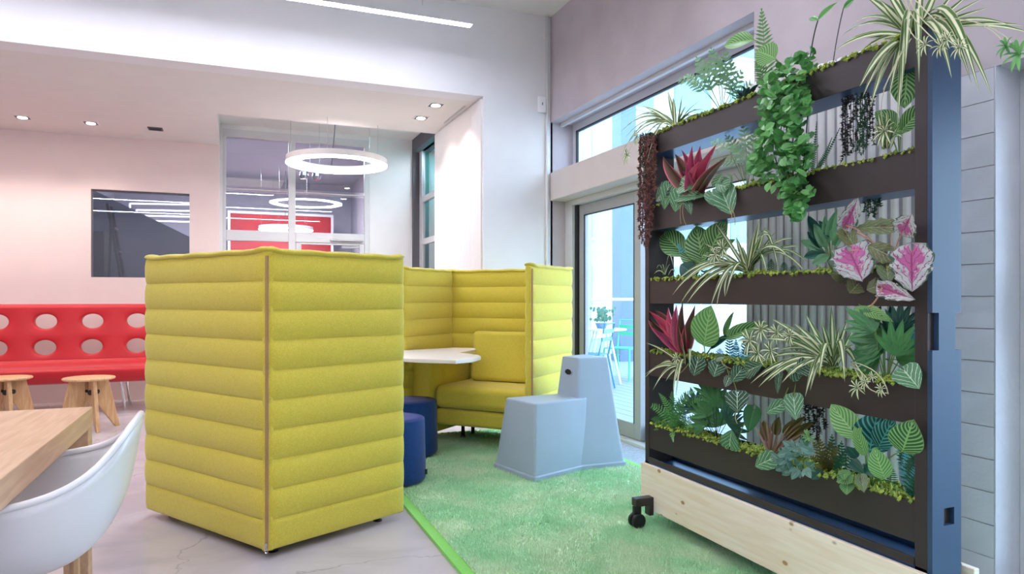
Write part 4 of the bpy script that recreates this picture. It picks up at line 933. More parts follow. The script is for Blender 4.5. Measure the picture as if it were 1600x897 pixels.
def strands(par, x0, x1, y0, ytips, X, m, sp=.006, name='strand', dens=.005, wob=.004):
    for k, yt in enumerate(ytips):
        x = x0+(x1-x0)*(k+.5)/len(ytips); a, b = pt(x+R.uniform(-2, 2), y0, X+R.uniform(-.02, .02)), pt(x+R.uniform(-3, 3), yt, X+R.uniform(-.02, .02)); n = max(6, int((b-a).length/dens)); s = MB(); prev = a
        for j in range(n+1):
            p = a.lerp(b, j/n)+Vector((wob*math.sin(j*.5+k), wob*math.cos(j*.37+k*2), 0))
            for q in range(3):
                d = Vector((R.uniform(-1, 1), R.uniform(-1, 1), R.uniform(-.7, .5))).normalized()*sp*R.uniform(.7, 1.4); sd = Vector((d.z, d.x, -d.y)).normalized()*sp*.4
                i0 = len(s.v); s.v += [p-sd, p+sd, p+d]; s.f.append((i0, i0+1, i0+2))
            prev = p
        s.tube([a, a.lerp(b, .5), b], .0015, 4); s.build(name, SM[m], par, fix=False)
# moss along each shelf (resting in the planters)
for i, (z0, z1) in enumerate(shel):
    s = MB(); N_ = 1500
    for k in range(N_):
        y = R.uniform(Yri+.01, Yli-.01); x = R.uniform(XS+.006, XB-.015); den = noise.noise(Vector((y*6, i*7, 1)))
        h = .010+.014*max(0, den)+.006*R.random(); r = R.uniform(.005, .011); c = Vector((x, y, z1-.03+h*R.uniform(.6, 2.0)+.006))
        if R.random() < .10: c.x = XFr-.001; c.z = z1-.004+R.uniform(-.006, .006)
        j = len(s.v); s.v += [c+Vector(v)*r for v in ((1, 0, .2), (-.7, .7, 0), (-.6, -.8, .1), (.1, 0, 1.1), (0, .2, -.8))]; s.f += [(j, j+1, j+3), (j+1, j+2, j+3), (j+2, j, j+3), (j+1, j, j+4), (j+2, j+1, j+4), (j, j+2, j+4)]
    s.box((XS+.006, Yri+.005, z1-.034), (XB-.012, Yli-.005, z1-.012))
    o = s.build('moss', mossm, None, kind='stuff', fix=False)
    tag(o, 'yellow-green moss filling the %s planter shelf of the rack' % ['topmost', 'second highest', 'middle', 'second lowest', 'lowest'][i], 'moss')
def zsh(i): return shel[i][1]-.01
def soil(px, i, X=2.0): q = P(px, 0, X=X); return Vector((q.x, q.y, zsh(i)))
# --- top shelf ---
spider((1055, 200), [(965, 212, .38), (975, 232, .42), (968, 248, .5), (1002, 166, .15), (985, 190, .25), (1043, 140, 0, .03), (1052, 152, .05, -.02), (1072, 165, .1), (1093, 158, .12), (1102, 172, .2), (1112, 186, .25), (1011, 252, .95, -.09), (990, 205, .3), (1025, 178, .2), (1080, 180, .2), (998, 232, .5), (1005, 182, .3), (1066, 148, 0), (1088, 170, .1), (972, 222, .3)], 'spider plant at the far left end of the top shelf', wd=.0075)
t = plant('spider_plantlet', pt(980, 243, 1.9), 'pair of small spider plantlets dangling off the left end of the top shelf'); stemtube(t, bez(pt(1045, 200, 1.98), pt(1000, 190, 1.92), pt(980, 243, 1.9)), .0012, 'c'); stemtube(t, bez(pt(1045, 200, 1.98), pt(1010, 195, 1.92), pt(996, 215, 1.9)), .0012, 'c'); plantlet(t, pt(980, 243, 1.9), .045); plantlet(t, pt(996, 213, 1.9), .04)
t = plant('trailing_tail', pt(1010, 215, 1.93), 'thick russet trailing tail hanging past the left rack post'); strands(t, 999, 1024, 212, [345, 372, 380, 388, 384, 380, 370, 360, 350, 300], 1.93, 'b', .013, dens=.0035); strands(t, 1002, 1020, 208, [262, 275, 268, 250], 1.925, 'gd', .011, dens=.005)
t = plant('lobed_fern', soil(1128, 0), 'blue-green lobed fern on the left half of the top shelf')
c = soil(1128, 0)
for (x, y, dx, dy) in ((1110, 130, -.15, 1), (1126, 122, .0, 1), (1142, 128, .3, 1), (1092, 138, -.8, .6), (1150, 138, .8, .8), (1100, 115, -.4, 1), (1118, 106, -.1, 1), (1160, 150, 1, .5), (1080, 128, -1, .3), (1135, 112, .2, 1)):
    q = pt(x, y, 1.99+R.uniform(-.05, .04)); d = Vector((-.2, -dx, dy)); L = .105; q2 = q-d.normalized()*L*.45; fern(t, q2, q2+d.normalized()*L*1.3, .044, 'lobe', 6, .12, 'leaf'); fern(t, q2, q2+Vector((-.03, -dx*.05+.02, dy*.05+.03)), .034, 'lobe', 5, .1, 'leaf'); stemtube(t, bez(c, c.lerp(q2, .5)+Vector((0, 0, .01)), q2, 5), .0016, 'g')
t = plant('dark_rosette', soil(1168, 0), 'small dark succulent rosette beside the lobed fern on the top shelf'); c = soil(1168, 0)
for k in range(13):
    an = k*2.4; r = .02+.003*k; d = Vector((-.4*abs(math.cos(an)), math.sin(an)*1.0, .45+.5*(1-k/13)))*.065; addleaf(t, leafmesh('oval', LM['succ'], .1, .3), c+Vector((0, 0, .01)), c+Vector((0, 0, .01))+d, .015, nrm=Vector((-.3, 0, 1)))
t = plant('sword_fern', soil(1200, 0, 2.03), 'upright fern frond rising above the round-leaved vine'); c = soil(1200, 0, 2.03)
fern(t, c, pt(1190, 15, 2.0), .055, 'fern', 22, .05); fern(t, c, pt(1182, 95, 1.97), .04, 'fern', 16, .3); fern(t, c, pt(1190, 120, 1.95), .035, 'lobe', 14, .6)
t = plant('calathea', soil(1235, 0), 'striped calathea leaves reaching left above the round-leaved vine'); c = soil(1235, 0)
broad(t, 1178, 62, 1126, 66, 14, 'calpale', base=c, Xa=1.95, Xb=1.9); broad(t, 1212, 92, 1182, 76, 20, 'calpale', base=c, Xa=1.95, Xb=1.9, kind='oval')
t = plant('tall_stem_plant', soil(1262, 0), 'thin dark stem with green leaves rising out of the top shelf'); c = soil(1262, 0); stemtube(t, bez(c, pt(1268, 60, 1.99), pt(1278, 32, 1.97)), .0022, 'd'); broad(t, 1278, 32, 1304, 2, 5, 'jade', 'lance', 1.97, 1.97); broad(t, 1278, 32, 1262, 26, 5, 'jade', 'lance', 1.97, 1.97)
c2 = soil(1300, 0); stemtube(t, bez(c2, pt(1306, 60, 2), pt(1318, 12, 2)), .0018, 'd'); broad(t, 1318, 14, 1336, -6, 5, 'jade', 'lance', 2, 2)
# round-leaved vine
t = plant('round_leaf_vine', soil(1245, 0, 1.98), 'dense glossy round-leaved vine cascading from the top shelf down to the middle shelf')
poly = [(1197, 128), (1215, 100), (1240, 92), (1272, 86), (1276, 108), (1264, 135), (1268, 170), (1256, 190), (1278, 235), (1262, 262), (1270, 300), (1256, 345), (1243, 345), (1222, 290), (1192, 285), (1176, 262), (1184, 225), (1196, 200), (1188, 165)]
def inside(x, y):
    c_ = False; j = len(poly)-1
    for i in range(len(poly)):
        if (poly[i][1] > y) != (poly[j][1] > y) and x < (poly[j][0]-poly[i][0])*(y-poly[i][1])/(poly[j][1]-poly[i][1])+poly[i][0]: c_ = not c_
        j = i
    return c_
cnt = 0
jm = [leafmesh('round', LM['jade'], .15, .25, nv=6, nu=2), leafmesh('obov', LM['jade'], .2, .3, nv=6, nu=2), leafmesh('round', LM['jade'], -.1, .3, nv=6, nu=2, seed=2)]
while cnt < 290:
    x, y = R.uniform(1174, 1280), R.uniform(84, 350)
    if not inside(x, y): continue
    X_ = R.uniform(1.86, 1.945) if y > 150 or x < 1262 else R.uniform(1.93, 2.0)
    if y < 130: X_ += .05
    a = pt(x, y, X_); d = Vector((-.45, R.uniform(-1, 1), R.uniform(-.9, .6))).normalized(); L = R.uniform(.034, .05)
    addleaf(t, R.choice(jm), a, a+d*L, L*R.uniform(.36, .46), nrm=Vector((-.8+R.uniform(-.4, .4), -.4+R.uniform(-.5, .5), .7+R.uniform(-.4, .4)))); cnt += 1
s = MB(); s.uv = []; c3_ = 0
while c3_ < 300:
    x, y = R.uniform(1174, 1280), R.uniform(84, 350)
    if not inside(x, y): continue
    a = pt(x, y, R.uniform(1.90, 1.944)+(.06 if y < 130 else 0)); d = Vector((-.45, R.uniform(-1, 1), R.uniform(-.9, .6))).normalized(); L = R.uniform(.03, .045); nr_ = Vector((-.8+R.uniform(-.4, .4), -.4+R.uniform(-.5, .5), .7)); sd = d.cross(nr_).normalized()*L*.4; k0 = len(s.v)
    for (f, g_) in ((0, 0), (.3, .85), (.6, 1), (.9, .6), (1, 0), (.9, -.6), (.6, -1), (.3, -.85)): s.v.append(a+d*L*f+sd*g_); s.uv.append((.5+.5*g_, f))
    s.f.append(tuple(range(k0, k0+8))); c3_ += 1
s.build('inner_leaves', LM['jade'], t, kind='stuff', fix=False)
for k in range(6):
    x = 1210+k*10; q = [pt(1225+k*4, 125, 1.99), pt(1215+k*6, 150, 1.93), pt(x+2, 180, 1.915), pt(x-2, 235, 1.92), pt(x+(1240-x)*.4, 285, 1.915)]; stemtube(t, q, .0022, 'd')
# big spider at top right
spider((1428, 62), [(1303, 80, .30, -.1), (1315, 68, .22, 0), (1352, 60, .10, 0), (1330, 38, .30, .05), (1348, 152, .55, -.14), (1360, 168, .65, -.12), (1343, 136, .45, -.16), (1402, 200, 1.2, -.14), (1388, 158, .7, -.1), (1436, 128, 1.1, -.15), (1487, 122, .55, -.18), (1518, 130, .75, -.1), (1550, 150, .65, -.05), (1530, 145, .8, -.12), (1600, 40, .12, -.08), (1612, 52, .2, 0), (1545, 12, .1, 0), (1520, -14, .0, .05), (1470, -30, 0, .05), (1395, -20, .0, .05), (1440, -40, 0, .02), (1375, 0, .05, 0), (1380, -25, 0, 0), (1498, -20, 0, 0), (1555, 42, .25, .05), (1575, 38, .2, -.1), (1350, -8, .1, .05), (1335, 92, .4, -.05), (1415, 100, .9, -.16), (1505, 100, .5, -.15), (1372, 120, .6, -.1), (1540, -5, .05, 0), (1310, 60, .3, .05), (1408, 150, 1.0, -.13)], 'large spider plant crowning the right end of the top shelf', wd=.0105)
t = plant('spider_plantlet', pt(1420, 20, 1.88), 'pale runners with plantlets tangled over the big top-right spider plant')
for (x0, y0, x1, y1, x2_, y2) in ((1420, -5, 1430, 30, 1480, 62), (1415, 0, 1420, 30, 1470, 70), (1425, -5, 1440, 10, 1500, 72), (1420, 60, 1400, 100, 1380, 140), (1424, 0, 1405, 50, 1446, 70)): stemtube(t, bez(pt(x0, y0, 1.88), pt(x1, y1, 1.84), pt(x2_, y2, 1.84)), .0016, 'c')
for q in ((1480, 62), (1470, 72), (1500, 74), (1446, 70)): plantlet(t, pt(*q, 1.83), .03)
t = plant('spider_plantlet', pt(1590, 80, 1.9), 'spider plantlets on a thin runner at the top right picture corner')
stemtube(t, bez(pt(1450, 30, 1.95), pt(1540, 20, 1.92), pt(1570, 70, 1.9)), .0012, 'c'); stemtube(t, bez(pt(1450, 30, 1.95), pt(1560, 20, 1.92), pt(1593, 85, 1.9)), .0012, 'c'); plantlet(t, pt(1573, 72, 1.9), .03, mt='jade'); plantlet(t, pt(1593, 84, 1.9), .045, mt='jade')
# --- hanging from top shelf into second bay ---
t = plant('dark_tassel', pt(1340, 155, 2.02), 'dark and green thread-leaved tassels hanging below the top shelf at right'); strands(t, 1312, 1338, 150, [250, 235, 242, 228, 238], 2.02, 'bd', .012, dens=.007, wob=.006); strands(t, 1338, 1357, 145, [236, 240, 232, 238, 230], 2.02, 'gd', .010, dens=.004); strands(t, 1355, 1366, 150, [215, 225], 2.03, 'bd', .012, dens=.007)
# --- second shelf ---
t = plant('red_cordyline', soil(1092, 1), 'crimson cordyline with upright leaves on the second shelf'); c = soil(1092, 1)
for i, (x, y, w_, k) in enumerate(((1030, 243, 9, 'redgreen'), (1054, 236, 8, 'redgreen'), (1066, 232, 7, 'red'), (1078, 230, 9, 'red'), (1092, 229, 11, 'red'), (1112, 229, 9, 'red'), (1124, 248, 6, 'redgreen'), (1100, 250, 11, 'red'), (1085, 255, 12, 'red'), (1060, 262, 8, 'red'), (1118, 262, 8, 'red'), (1072, 262, 8, 'red'), (1045, 268, 6, 'red'))):
    a = c+Vector((R.uniform(-.01, .01), R.uniform(-.012, .012), .0)); b = pt(x, y, 1.97-R.uniform(0, .12)); addleaf(t, leafmesh('lance', LM[k], .12, .35), a, b, w_*.0033, roll=R.uniform(-.4, .4))
t = plant('clarinervium', soil(1060, 1), 'white-veined dark anthurium spilling over the left of the second shelf'); c = soil(1070, 1)
for i, v in enumerate(((1043, 293, 1014, 318, 13), (1045, 290, 1032, 334, 11), (1062, 300, 1050, 336, 14), (1065, 290, 1088, 282, 15), (1062, 306, 1096, 300, 12), (1075, 312, 1078, 336, 7))): broad(t, v[0], v[1], v[2], v[3], v[4]*1.05, 'anth' if i in (0, 5) else 'anthlt', 'heart', 1.92, 1.89, base=c, fold=.1, seed=i)
for v in ((1065, 312, 1064, 350), (1068, 318, 1072, 352)): stemtube(t, bez(pt(v[0], v[1], 1.9), pt(v[0]-4, v[1]+18, 1.9), pt(v[2], v[3], 1.92)), .0016, 'root', name='root')
t = plant('clarinervium', soil(1130, 1), 'white-veined grey-green anthurium drooping right of the crimson cordyline'); c = soil(1125, 1)
for i, v in enumerate(((1118, 292, 1125, 270, 10), (1112, 300, 1114, 322, 12), (1128, 298, 1142, 336, 20), (1135, 292, 1112, 284, 11))): broad(t, v[0], v[1], v[2], v[3], v[4]*1.05, 'anthlt', 'heart', 1.92, 1.89, base=c, fold=.1, seed=i)
for v in ((1142, 325, 1148, 352), (1140, 330, 1138, 345)): stemtube(t, bez(pt(v[0], v[1], 1.9), pt(v[0]+8, v[1]+10, 1.9), pt(v[2], v[3], 1.92)), .0016, 'root', name='root')
t = plant('lobed_fern', soil(1165, 1), 'grey-green lobed fern between the red plant and the vine on the second shelf'); c = soil(1168, 1)
for (x, y, dx, dy) in ((1150, 235, -.5, .8), (1165, 225, 0, 1), (1145, 255, -1, .2), (1175, 240, .4, 1), (1160, 250, -.3, .6), (1132, 232, -1, .6), (1140, 280, -.6, -.6)):
    q = pt(x, y, 2.0+R.uniform(-.05, .03)); d = Vector((-.2, -dx, dy)); fern(t, q-d.normalized()*.03, q+d.normalized()*.085, .038, 'lobe', 6, .12, 'leaf'); stemtube(t, bez(c, c.lerp(q, .5)+Vector((0, 0, .02)), q-d.normalized()*.03, 5), .0015, 'g')
t = plant('dark_sprig', soil(1275, 1), 'small dark sprig standing before the white flutes on the second shelf'); c = soil(1268, 1)
for b_ in ((1276, 190), (1312, 200), (1300, 215)): fern(t, c, pt(*b_, 2.02), .012, 'fernd', 26, -.15)
t = plant('calathea', soil(1400, 1), 'dark striped calathea leaves at the right of the second bay'); c = soil(1405, 1)
broad(t, 1418, 108, 1412, 164, 22, 'calathea', Xa=1.99, Xb=1.96, base=None); broad(t, 1408, 205, 1445, 160, 16, 'calathea', Xa=2.0, Xb=1.97, base=c); broad(t, 1402, 196, 1368, 172, 14, 'calathea', Xa=2.02, Xb=1.98, base=c); broad(t, 1390, 212, 1430, 188, 12, 'calathea', Xa=2.02, Xb=1.99, base=c)
stemtube(t, bez(Vector((pt(1420, 90, 2.0).x, pt(1420, 90, 2.0).y, 1.93)), pt(1424, 60, 1.97), pt(1418, 108, 1.99)), .002, 'g')
spider((1385, 232), [(1366, 190, .1), (1372, 178, .1), (1385, 175, .1), (1403, 200, .2), (1410, 215, .3), (1370, 205, .2), (1392, 190, .1), (1380, 198, .1), (1398, 210, .1)], 'small cream spider plant before the calathea on the second shelf', wd=.006, mt='spider2')
t = plant('spider_plantlet', pt(1385, 208, 1.95), 'cream star-shaped plantlet on a runner below the big spider plant'); plantlet(t, pt(1383, 204, 1.94), .05, 10); stemtube(t, bez(pt(1424, 60, 1.9), pt(1360, 150, 1.9), pt(1383, 204, 1.94)), .0014, 'c')
# --- third shelf ---
spider((1040, 430), [(1026, 420, .6), (1022, 428, .7), (1034, 414, .3), (1052, 418, .6), (1047, 413, .3), (1056, 428, .8)], 'tiny curly air plant at the left end of the middle shelf', wd=.003, name='air_plant')
t = plant('calathea', soil(1085, 2, 2.03), 'big dark striped calathea standing at the left of the middle shelf'); c = soil(1085, 2, 2.03)
for i, v in enumerate(((1072, 400, 1028, 357, 20), (1100, 410, 1085, 352, 24), (1108, 396, 1128, 348, 22), (1080, 420, 1100, 392, 16), (1095, 420, 1060, 380, 14), (1120, 400, 1140, 375, 10))): broad(t, *v, 'calathea', Xa=2.03, Xb=2.0, base=c)
fern(t, c, pt(1058, 380, 2.0), .03, 'fernt', 14, .1, 'leaf'); 
broad(t, 1085, 430, 1062, 412, 14, 'lobed', Xa=2.0, Xb=1.96, base=None)
spider((1168, 425), [(1050, 462, .45, -.12), (1062, 476, .5, -.13), (1073, 474, .45, -.15), (1085, 455, .4, -.1), (1110, 480, .85, -.13), (1134, 462, .9, -.15), (1253, 386, .25), (1262, 410, .4), (1258, 425, .45), (1187, 342, .0), (1212, 362, .1), (1178, 362, .05), (1196, 355, .05), (1205, 372, .5, -.1), (1217, 425, 1.2, -.08), (1100, 380, .05, .0), (1115, 345, .05, 0), (1055, 442, .35, -.08), (1150, 370, .05), (1240, 372, .2), (1232, 402, .4), (1122, 412, .3), (1095, 398, .1), (1070, 440, .35), (1245, 395, .3), (1198, 425, .9, -.06), (1160, 385, .1, -.03)], 'spider plant arching both ways in the middle of the rack', wd=.0085)
t = plant('spider_plantlet', pt(1122, 395, 1.93), 'white-green plantlet cluster left of the middle spider plant'); plantlet(t, pt(1130, 388, 1.93), .05, 11); plantlet(t, pt(1118, 398, 1.92), .045, 10); stemtube(t, bez(pt(1168, 425, 1.98), pt(1160, 380, 1.93), pt(1130, 388, 1.93)), .0016, 'c')
strap(t, pt(1140, 425, 1.95), pt(1125, 432, 1.92), pt(1119, 485, 1.91), .005, LM['spider2']); strap(t, pt(1140, 425, 1.95), pt(1130, 440, 1.92), pt(1133, 464, 1.91), .005, LM['spider'])
t = plant('oblong_leaf_shrub', soil(1298, 2, 2.02), 'green shrub with oblong leaves left of the pink begonia'); c = soil(1300, 2, 2.02)
for i, v in enumerate(((1288, 385, 1262, 336, 9), (1296, 375, 1304, 332, 8), (1285, 392, 1250, 374, 7), (1290, 396, 1254, 400, 8), (1292, 388, 1272, 350, 8), (1295, 380, 1288, 340, 7), (1284, 388, 1262, 362, 6), (1296, 400, 1268, 412, 8), (1305, 385, 1322, 350, 8), (1300, 372, 1280, 345, 6))): broad(t, *v, 'lobed' if i % 3 == 0 else 'lobe', 'oval', 2.0, 1.96, base=c, fold=.25)
t = plant('rex_begonia', soil(1380, 2), 'rex begonia with large pink and silver leaves on the middle shelf'); c = soil(1392, 2, 1.97); c.z += .02
for i, v in enumerate(((1322, 352, 1342, 308, 14, .5), (1412, 362, 1420, 336, 20, 0), (1328, 392, 1348, 440, 34, .0), (1424, 392, 1424, 462, 31, .0), (1378, 450, 1424, 466, 15, .3))): broad(t, v[0], v[1], v[2], v[3], v[4], 'begonia', 'beg', 1.92, 1.875, fold=.12, roll=v[5], base=c, stem='p', wave=1, seed=i, sr=.0026)
for i, v in enumerate(((1392, 355, 1322, 352, 13), (1318, 430, 1296, 425, 14), (1385, 412, 1388, 442, 15), (1345, 440, 1325, 458, 17), (1380, 445, 1350, 452, 14), (1390, 400, 1350, 378, 16), (1320, 360, 1335, 385, 13))): broad(t, *v, 'beggreen', 'beg', 1.96, 1.91, fold=.1, base=c, stem='p', wave=.6, seed=i+5)
stemtube(t, bez(pt(1380, 445, 1.91), pt(1372, 470, 1.9), pt(1358, 480, 1.91)), .0026, 'p')
t = plant('hanging_sprig', pt(1362, 300, 2.04), 'fine green sprig hanging over the begonia from the second shelf'); strands(t, 1350, 1376, 300, [330, 336, 332, 338, 328, 322], 2.03, 'gd', .012, dens=.005)
# --- fourth shelf ---
t = plant('red_cordyline', soil(1070, 3), 'crimson cordyline fanning left at the left end of the fourth shelf'); c = soil(1072, 3); c.z += .01
for i, (x, y, w_, k) in enumerate(((1006, 492, 7, 'redgreen'), (1014, 483, 8, 'red'), (1022, 479, 8, 'redgreen'), (1040, 482, 9, 'red'), (1052, 480, 10, 'red'), (1064, 474, 8, 'redgreen'), (1084, 480, 10, 'redgreen'), (1018, 512, 7, 'red'), (1028, 518, 7, 'redgreen'), (1046, 500, 10, 'red'), (1058, 505, 10, 'red'), (1034, 500, 9, 'red'))):
    b = pt(x, y, 1.97-R.uniform(0, .1)); addleaf(t, leafmesh('lance', LM[k], .12, .35), c+Vector((0, R.uniform(-.01, .01), 0)), b, w_*.0031, roll=R.uniform(-.4, .4))
spider((1074, 580), [(1006, 592, .45, -.1), (1010, 536, .15, -.1), (1008, 585, .35, -.12), (1020, 610, .7, -.13), (1040, 596, .6, -.1), (1030, 570, .4), (1056, 620, 1.0, -.14), (1052, 608, .9, -.14), (1078, 578, .9, -.12), (1015, 575, .35), (1066, 535, .05, -.1), (1035, 585, .5, -.12)], 'small spider plant drooping under the fourth-shelf cordyline', Xb=1.98, wd=.0065)
t = plant('spider_plantlet', pt(1058, 560, 1.9), 'cream plantlet tuft under the left spider plant of the fourth shelf'); plantlet(t, pt(1058, 560, 1.9), .035, 11); strap(t, pt(1062, 562, 1.9), pt(1050, 590, 1.88), pt(1053, 622, 1.89), .004, LM['spider2'])
t = plant('calathea', soil(1102, 3), 'upright round striped calathea leaf beside the lower crimson cordyline'); c = soil(1102, 3)
broad(t, 1100, 541, 1108, 480, 25, 'calpale', Xa=1.95, Xb=1.9, base=c, droop=.1); broad(t, 1136, 528, 1182, 504, 11, 'calathea', Xa=1.96, Xb=1.92, base=c); broad(t, 1132, 525, 1142, 490, 5, 'calathea', Xa=1.98, Xb=1.96, base=c); broad(t, 1112, 545, 1140, 520, 5, 'lobed', Xa=1.98, Xb=1.96, base=c)
for q in ((1150, 530), (1165, 545), (1140, 545), (1175, 555)): fern(t, soil(1150, 3), pt(*q, 1.99), .02, 'fernt', 10, .1)
t = plant('clarinervium', soil(1125, 3), 'row of dark white-veined anthurium leaves hanging over the fourth shelf'); c = soil(1125, 3)
for i, v in enumerate(((1091, 562, 1080, 592, 15), (1122, 568, 1112, 592, 15), (1120, 560, 1128, 556, 8), (1158, 578, 1138, 600, 13), (1168, 580, 1186, 568, 14), (1152, 615, 1150, 648, 19), (1140, 590, 1131, 606, 8))): broad(t, *v, 'anth', 'heart', 1.92, 1.885, base=c, fold=.08, seed=i)
for v in ((1150, 645, 1152, 662), (1075, 568, 1060, 585), (1128, 562, 1142, 576)): stemtube(t, bez(pt(v[0], v[1], 1.9), pt(v[0]-3, v[1]+8, 1.9), pt(v[2], v[3], 1.9)), .0016, 'root', name='root')
t = plant('spider_plantlet', pt(1180, 525, 1.95), 'bushy cream spider tuft left of the big fourth-shelf spider plant')
for q, r in (((1172, 532), .06), ((1190, 515), .05), ((1185, 552), .055), ((1205, 548), .05), ((1215, 520), .045), ((1235, 525), .04)): plantlet(t, pt(*q, 1.94), r, 10)
stemtube(t, bez(pt(1300, 565, 1.98), pt(1270, 500, 1.93), pt(1172, 532, 1.94), 12), .0016, 'c')
spider((1302, 572), [(1172, 600, .35, -.12), (1185, 605, .4, -.15), (1190, 590, .35, -.1), (1200, 596, .4, -.14), (1222, 598, .5, -.14), (1258, 620, .9, -.15), (1266, 610, 1.1, -.13), (1280, 590, 1.2, -.14), (1320, 597, 1.2, -.12), (1180, 508, .12), (1206, 498, .08), (1258, 490, .05), (1283, 500, .0), (1299, 478, .0), (1312, 510, 0), (1333, 516, .05), (1335, 540, .2), (1225, 512, .15), (1240, 505, .1), (1195, 530, .25), (1215, 548, .3), (1342, 580, .9, -.05), (1232, 590, .5, -.1), (1250, 575, .5, -.1), (1324, 500, 0), (1270, 520, .05), (1210, 578, .4, -.1), (1178, 572, .3, -.08)], 'large spider plant in the middle of the fourth shelf', wd=.0095)
t = plant('clarinervium', soil(1245, 3), 'dark white-veined anthurium hanging beneath the large fourth-shelf spider plant'); c = soil(1250, 3)
for i, v in enumerate(((1250, 585, 1228, 572, 15), (1240, 620, 1242, 660, 15), (1222, 632, 1186, 648, 11), (1218, 580, 1212, 620, 6), (1262, 572, 1240, 580, 16))): broad(t, *v, 'anth' if i in (0, 4, 3) else 'anthlt', 'heart', 1.93, 1.89, base=c, fold=.08, seed=i)
t = plant('palm_leaf_plant', soil(1385, 3), 'mid-green plant with hand-shaped leaves at the right of the fourth shelf'); c = soil(1385, 3)
for (x, y, dx, dy, L, k) in ((1372, 545, -1, .25, .13, 'lobeg'), (1360, 510, -1, .7, .12, 'lobeg'), (1400, 545, .35, 1, .11, 'lobeg'), (1375, 530, -.9, .0, .13, 'lobeg'), (1395, 520, 0, 1, .10, 'lobed'), (1365, 560, -.9, -.25, .10, 'lobeg'), (1410, 560, .9, .6, .09, 'lobeg'), (1405, 505, .2, 1, .09, 'lobed')):
    q = pt(x, y, 1.98+R.uniform(-.06, .03)); d = Vector((-.15, -dx, dy)).normalized(); lobed(t, q-d*.02, d, L*1.1, k, 7, 1.9, wf=.12); stemtube(t, bez(c, c.lerp(q, .5), q-d*.02, 5), .002, 'g')
broad(t, 1356, 488, 1328, 480, 9, 'calpale', 'heart', 1.95, 1.92); broad(t, 1358, 486, 1395, 500, 10, 'calpale', 'heart', 1.95, 1.92)
stemtube(t, bez(c, pt(1365, 520, 1.96), pt(1358, 484, 1.95)), .002, 'g')
t = plant('teal_fern', soil(1428, 3), 'blue-teal feathery fern tucked at the right end of the fourth shelf'); c = soil(1425, 3, 2.04)
for q in ((1410, 485), (1420, 490), (1432, 488), (1436, 510), (1434, 530), (1425, 520), (1438, 545)): fern(t, c, pt(*q, 2.05), .03, 'fernt', 16, .1)
t = plant('spider_plantlet', pt(1365, 600, 1.92), 'pale runners with plantlets dangling off the right of the fourth shelf')
for v in ((1332, 566, 1380, 575, 1388, 616), (1330, 570, 1360, 590, 1356, 600), (1335, 568, 1355, 590, 1345, 600), (1332, 566, 1350, 620, 1388, 614)): stemtube(t, bez(pt(v[0], v[1], 1.95), pt(v[2], v[3], 1.9), pt(v[4], v[5], 1.91)), .0018, 'c')
for q, r in (((1340, 606), .035), ((1352, 598), .028), ((1378, 608), .025), ((1365, 588), .02)): plantlet(t, pt(*q, 1.9), r, 9)
t = plant('anthurium', soil(1420, 3), 'broad green anthurium leaf over the right end of the fourth shelf'); c = soil(1415, 3); broad(t, 1412, 578, 1436, 606, 22, 'anthlt', 'heart', 1.93, 1.89, base=c, fold=.08); broad(t, 1425, 575, 1440, 585, 12, 'anth', 'heart', 1.96, 1.93, base=c)
# --- fifth shelf ---
t = plant('sword_fern', soil(1055, 4), 'light green fern tuft at the left end of the lowest shelf'); c = soil(1055, 4)
for q, w_ in (((1010, 632), .04), ((1018, 655), .038), ((1060, 628), .045), ((1075, 622), .045), ((1045, 660), .04), ((1082, 668), .04), ((1030, 690), .035), ((1066, 675), .04), ((1030, 615), .03), ((1050, 612), .03), ((1040, 640), .03), ((1070, 640), .03), ((1085, 612), .035), ((1022, 672), .03), ((1052, 690), .03), ((1075, 660), .03), ((1090, 650), .03), ((1062, 655), .03), ((1100, 625), .03), ((1035, 668), .028)): fern(t, c+Vector((0, R.uniform(-.05, .05), 0)), pt(*q, 1.97+R.uniform(-.09, .04)), w_, 'fern' if R.random() < .75 else 'fernd', 16, .2)
t = plant('lobed_fern', soil(1120, 4), 'dark broad-lobed fern behind the light ferns on the lowest shelf'); c = soil(1120, 4, 2.03)
for (x, y, dx, dy) in ((1100, 640, -.5, 1), (1118, 625, 0, 1), (1135, 632, .4, 1), (1095, 660, -1, .5), (1120, 655, -.2, .7), (1140, 655, .8, .6), (1110, 610, -.2, 1), (1150, 670, 1, .3), (1085, 630, -.7, .8)):
    q = pt(x, y, 2.02+R.uniform(-.04, .03)); d = Vector((-.15, -dx, dy)).normalized(); lobed(t, q-d*.03, d, .12, 'lobed' if R.random() < .5 else 'lobeg', 8, 2.6, wf=.11); stemtube(t, bez(c, c.lerp(q, .5), q-d*.03, 5), .0016, 'd')
t = plant('anthurium', soil(1150, 4), 'green heart-leaved anthurium on the left half of the lowest shelf'); c = soil(1150, 4)
broad(t, 1140, 698, 1140, 672, 16, 'anthlt', 'heart', 1.93, 1.89, base=c, fold=.08) ; broad(t, 1178, 640, 1165, 682, 14, 'lobeg', 'heart', 2.0, 1.97, base=c)
t = plant('anthurium', soil(1195, 4), 'single broad heart leaf lying over the edge of the lowest shelf'); c = soil(1200, 4); broad(t, 1208, 716, 1170, 732, 15, 'anthlt', 'heart', 1.93, 1.88, base=c, fold=.08)
t = plant('bronze_blade_plant', soil(1205, 4), 'tuft of pinkish bronze arching blades on the lowest shelf'); c = soil(1204, 4, 1.98)
for q in ((1180, 668), (1186, 655), (1196, 650), (1210, 655), (1222, 660), (1235, 664), (1250, 668), (1258, 675), (1243, 682), (1230, 672), (1204, 660), (1248, 660)): strap(t, c, c.lerp(pt(*q, 1.95), .5)+Vector((0, 0, .02)), pt(*q, 1.95), .004, LM['rose'])
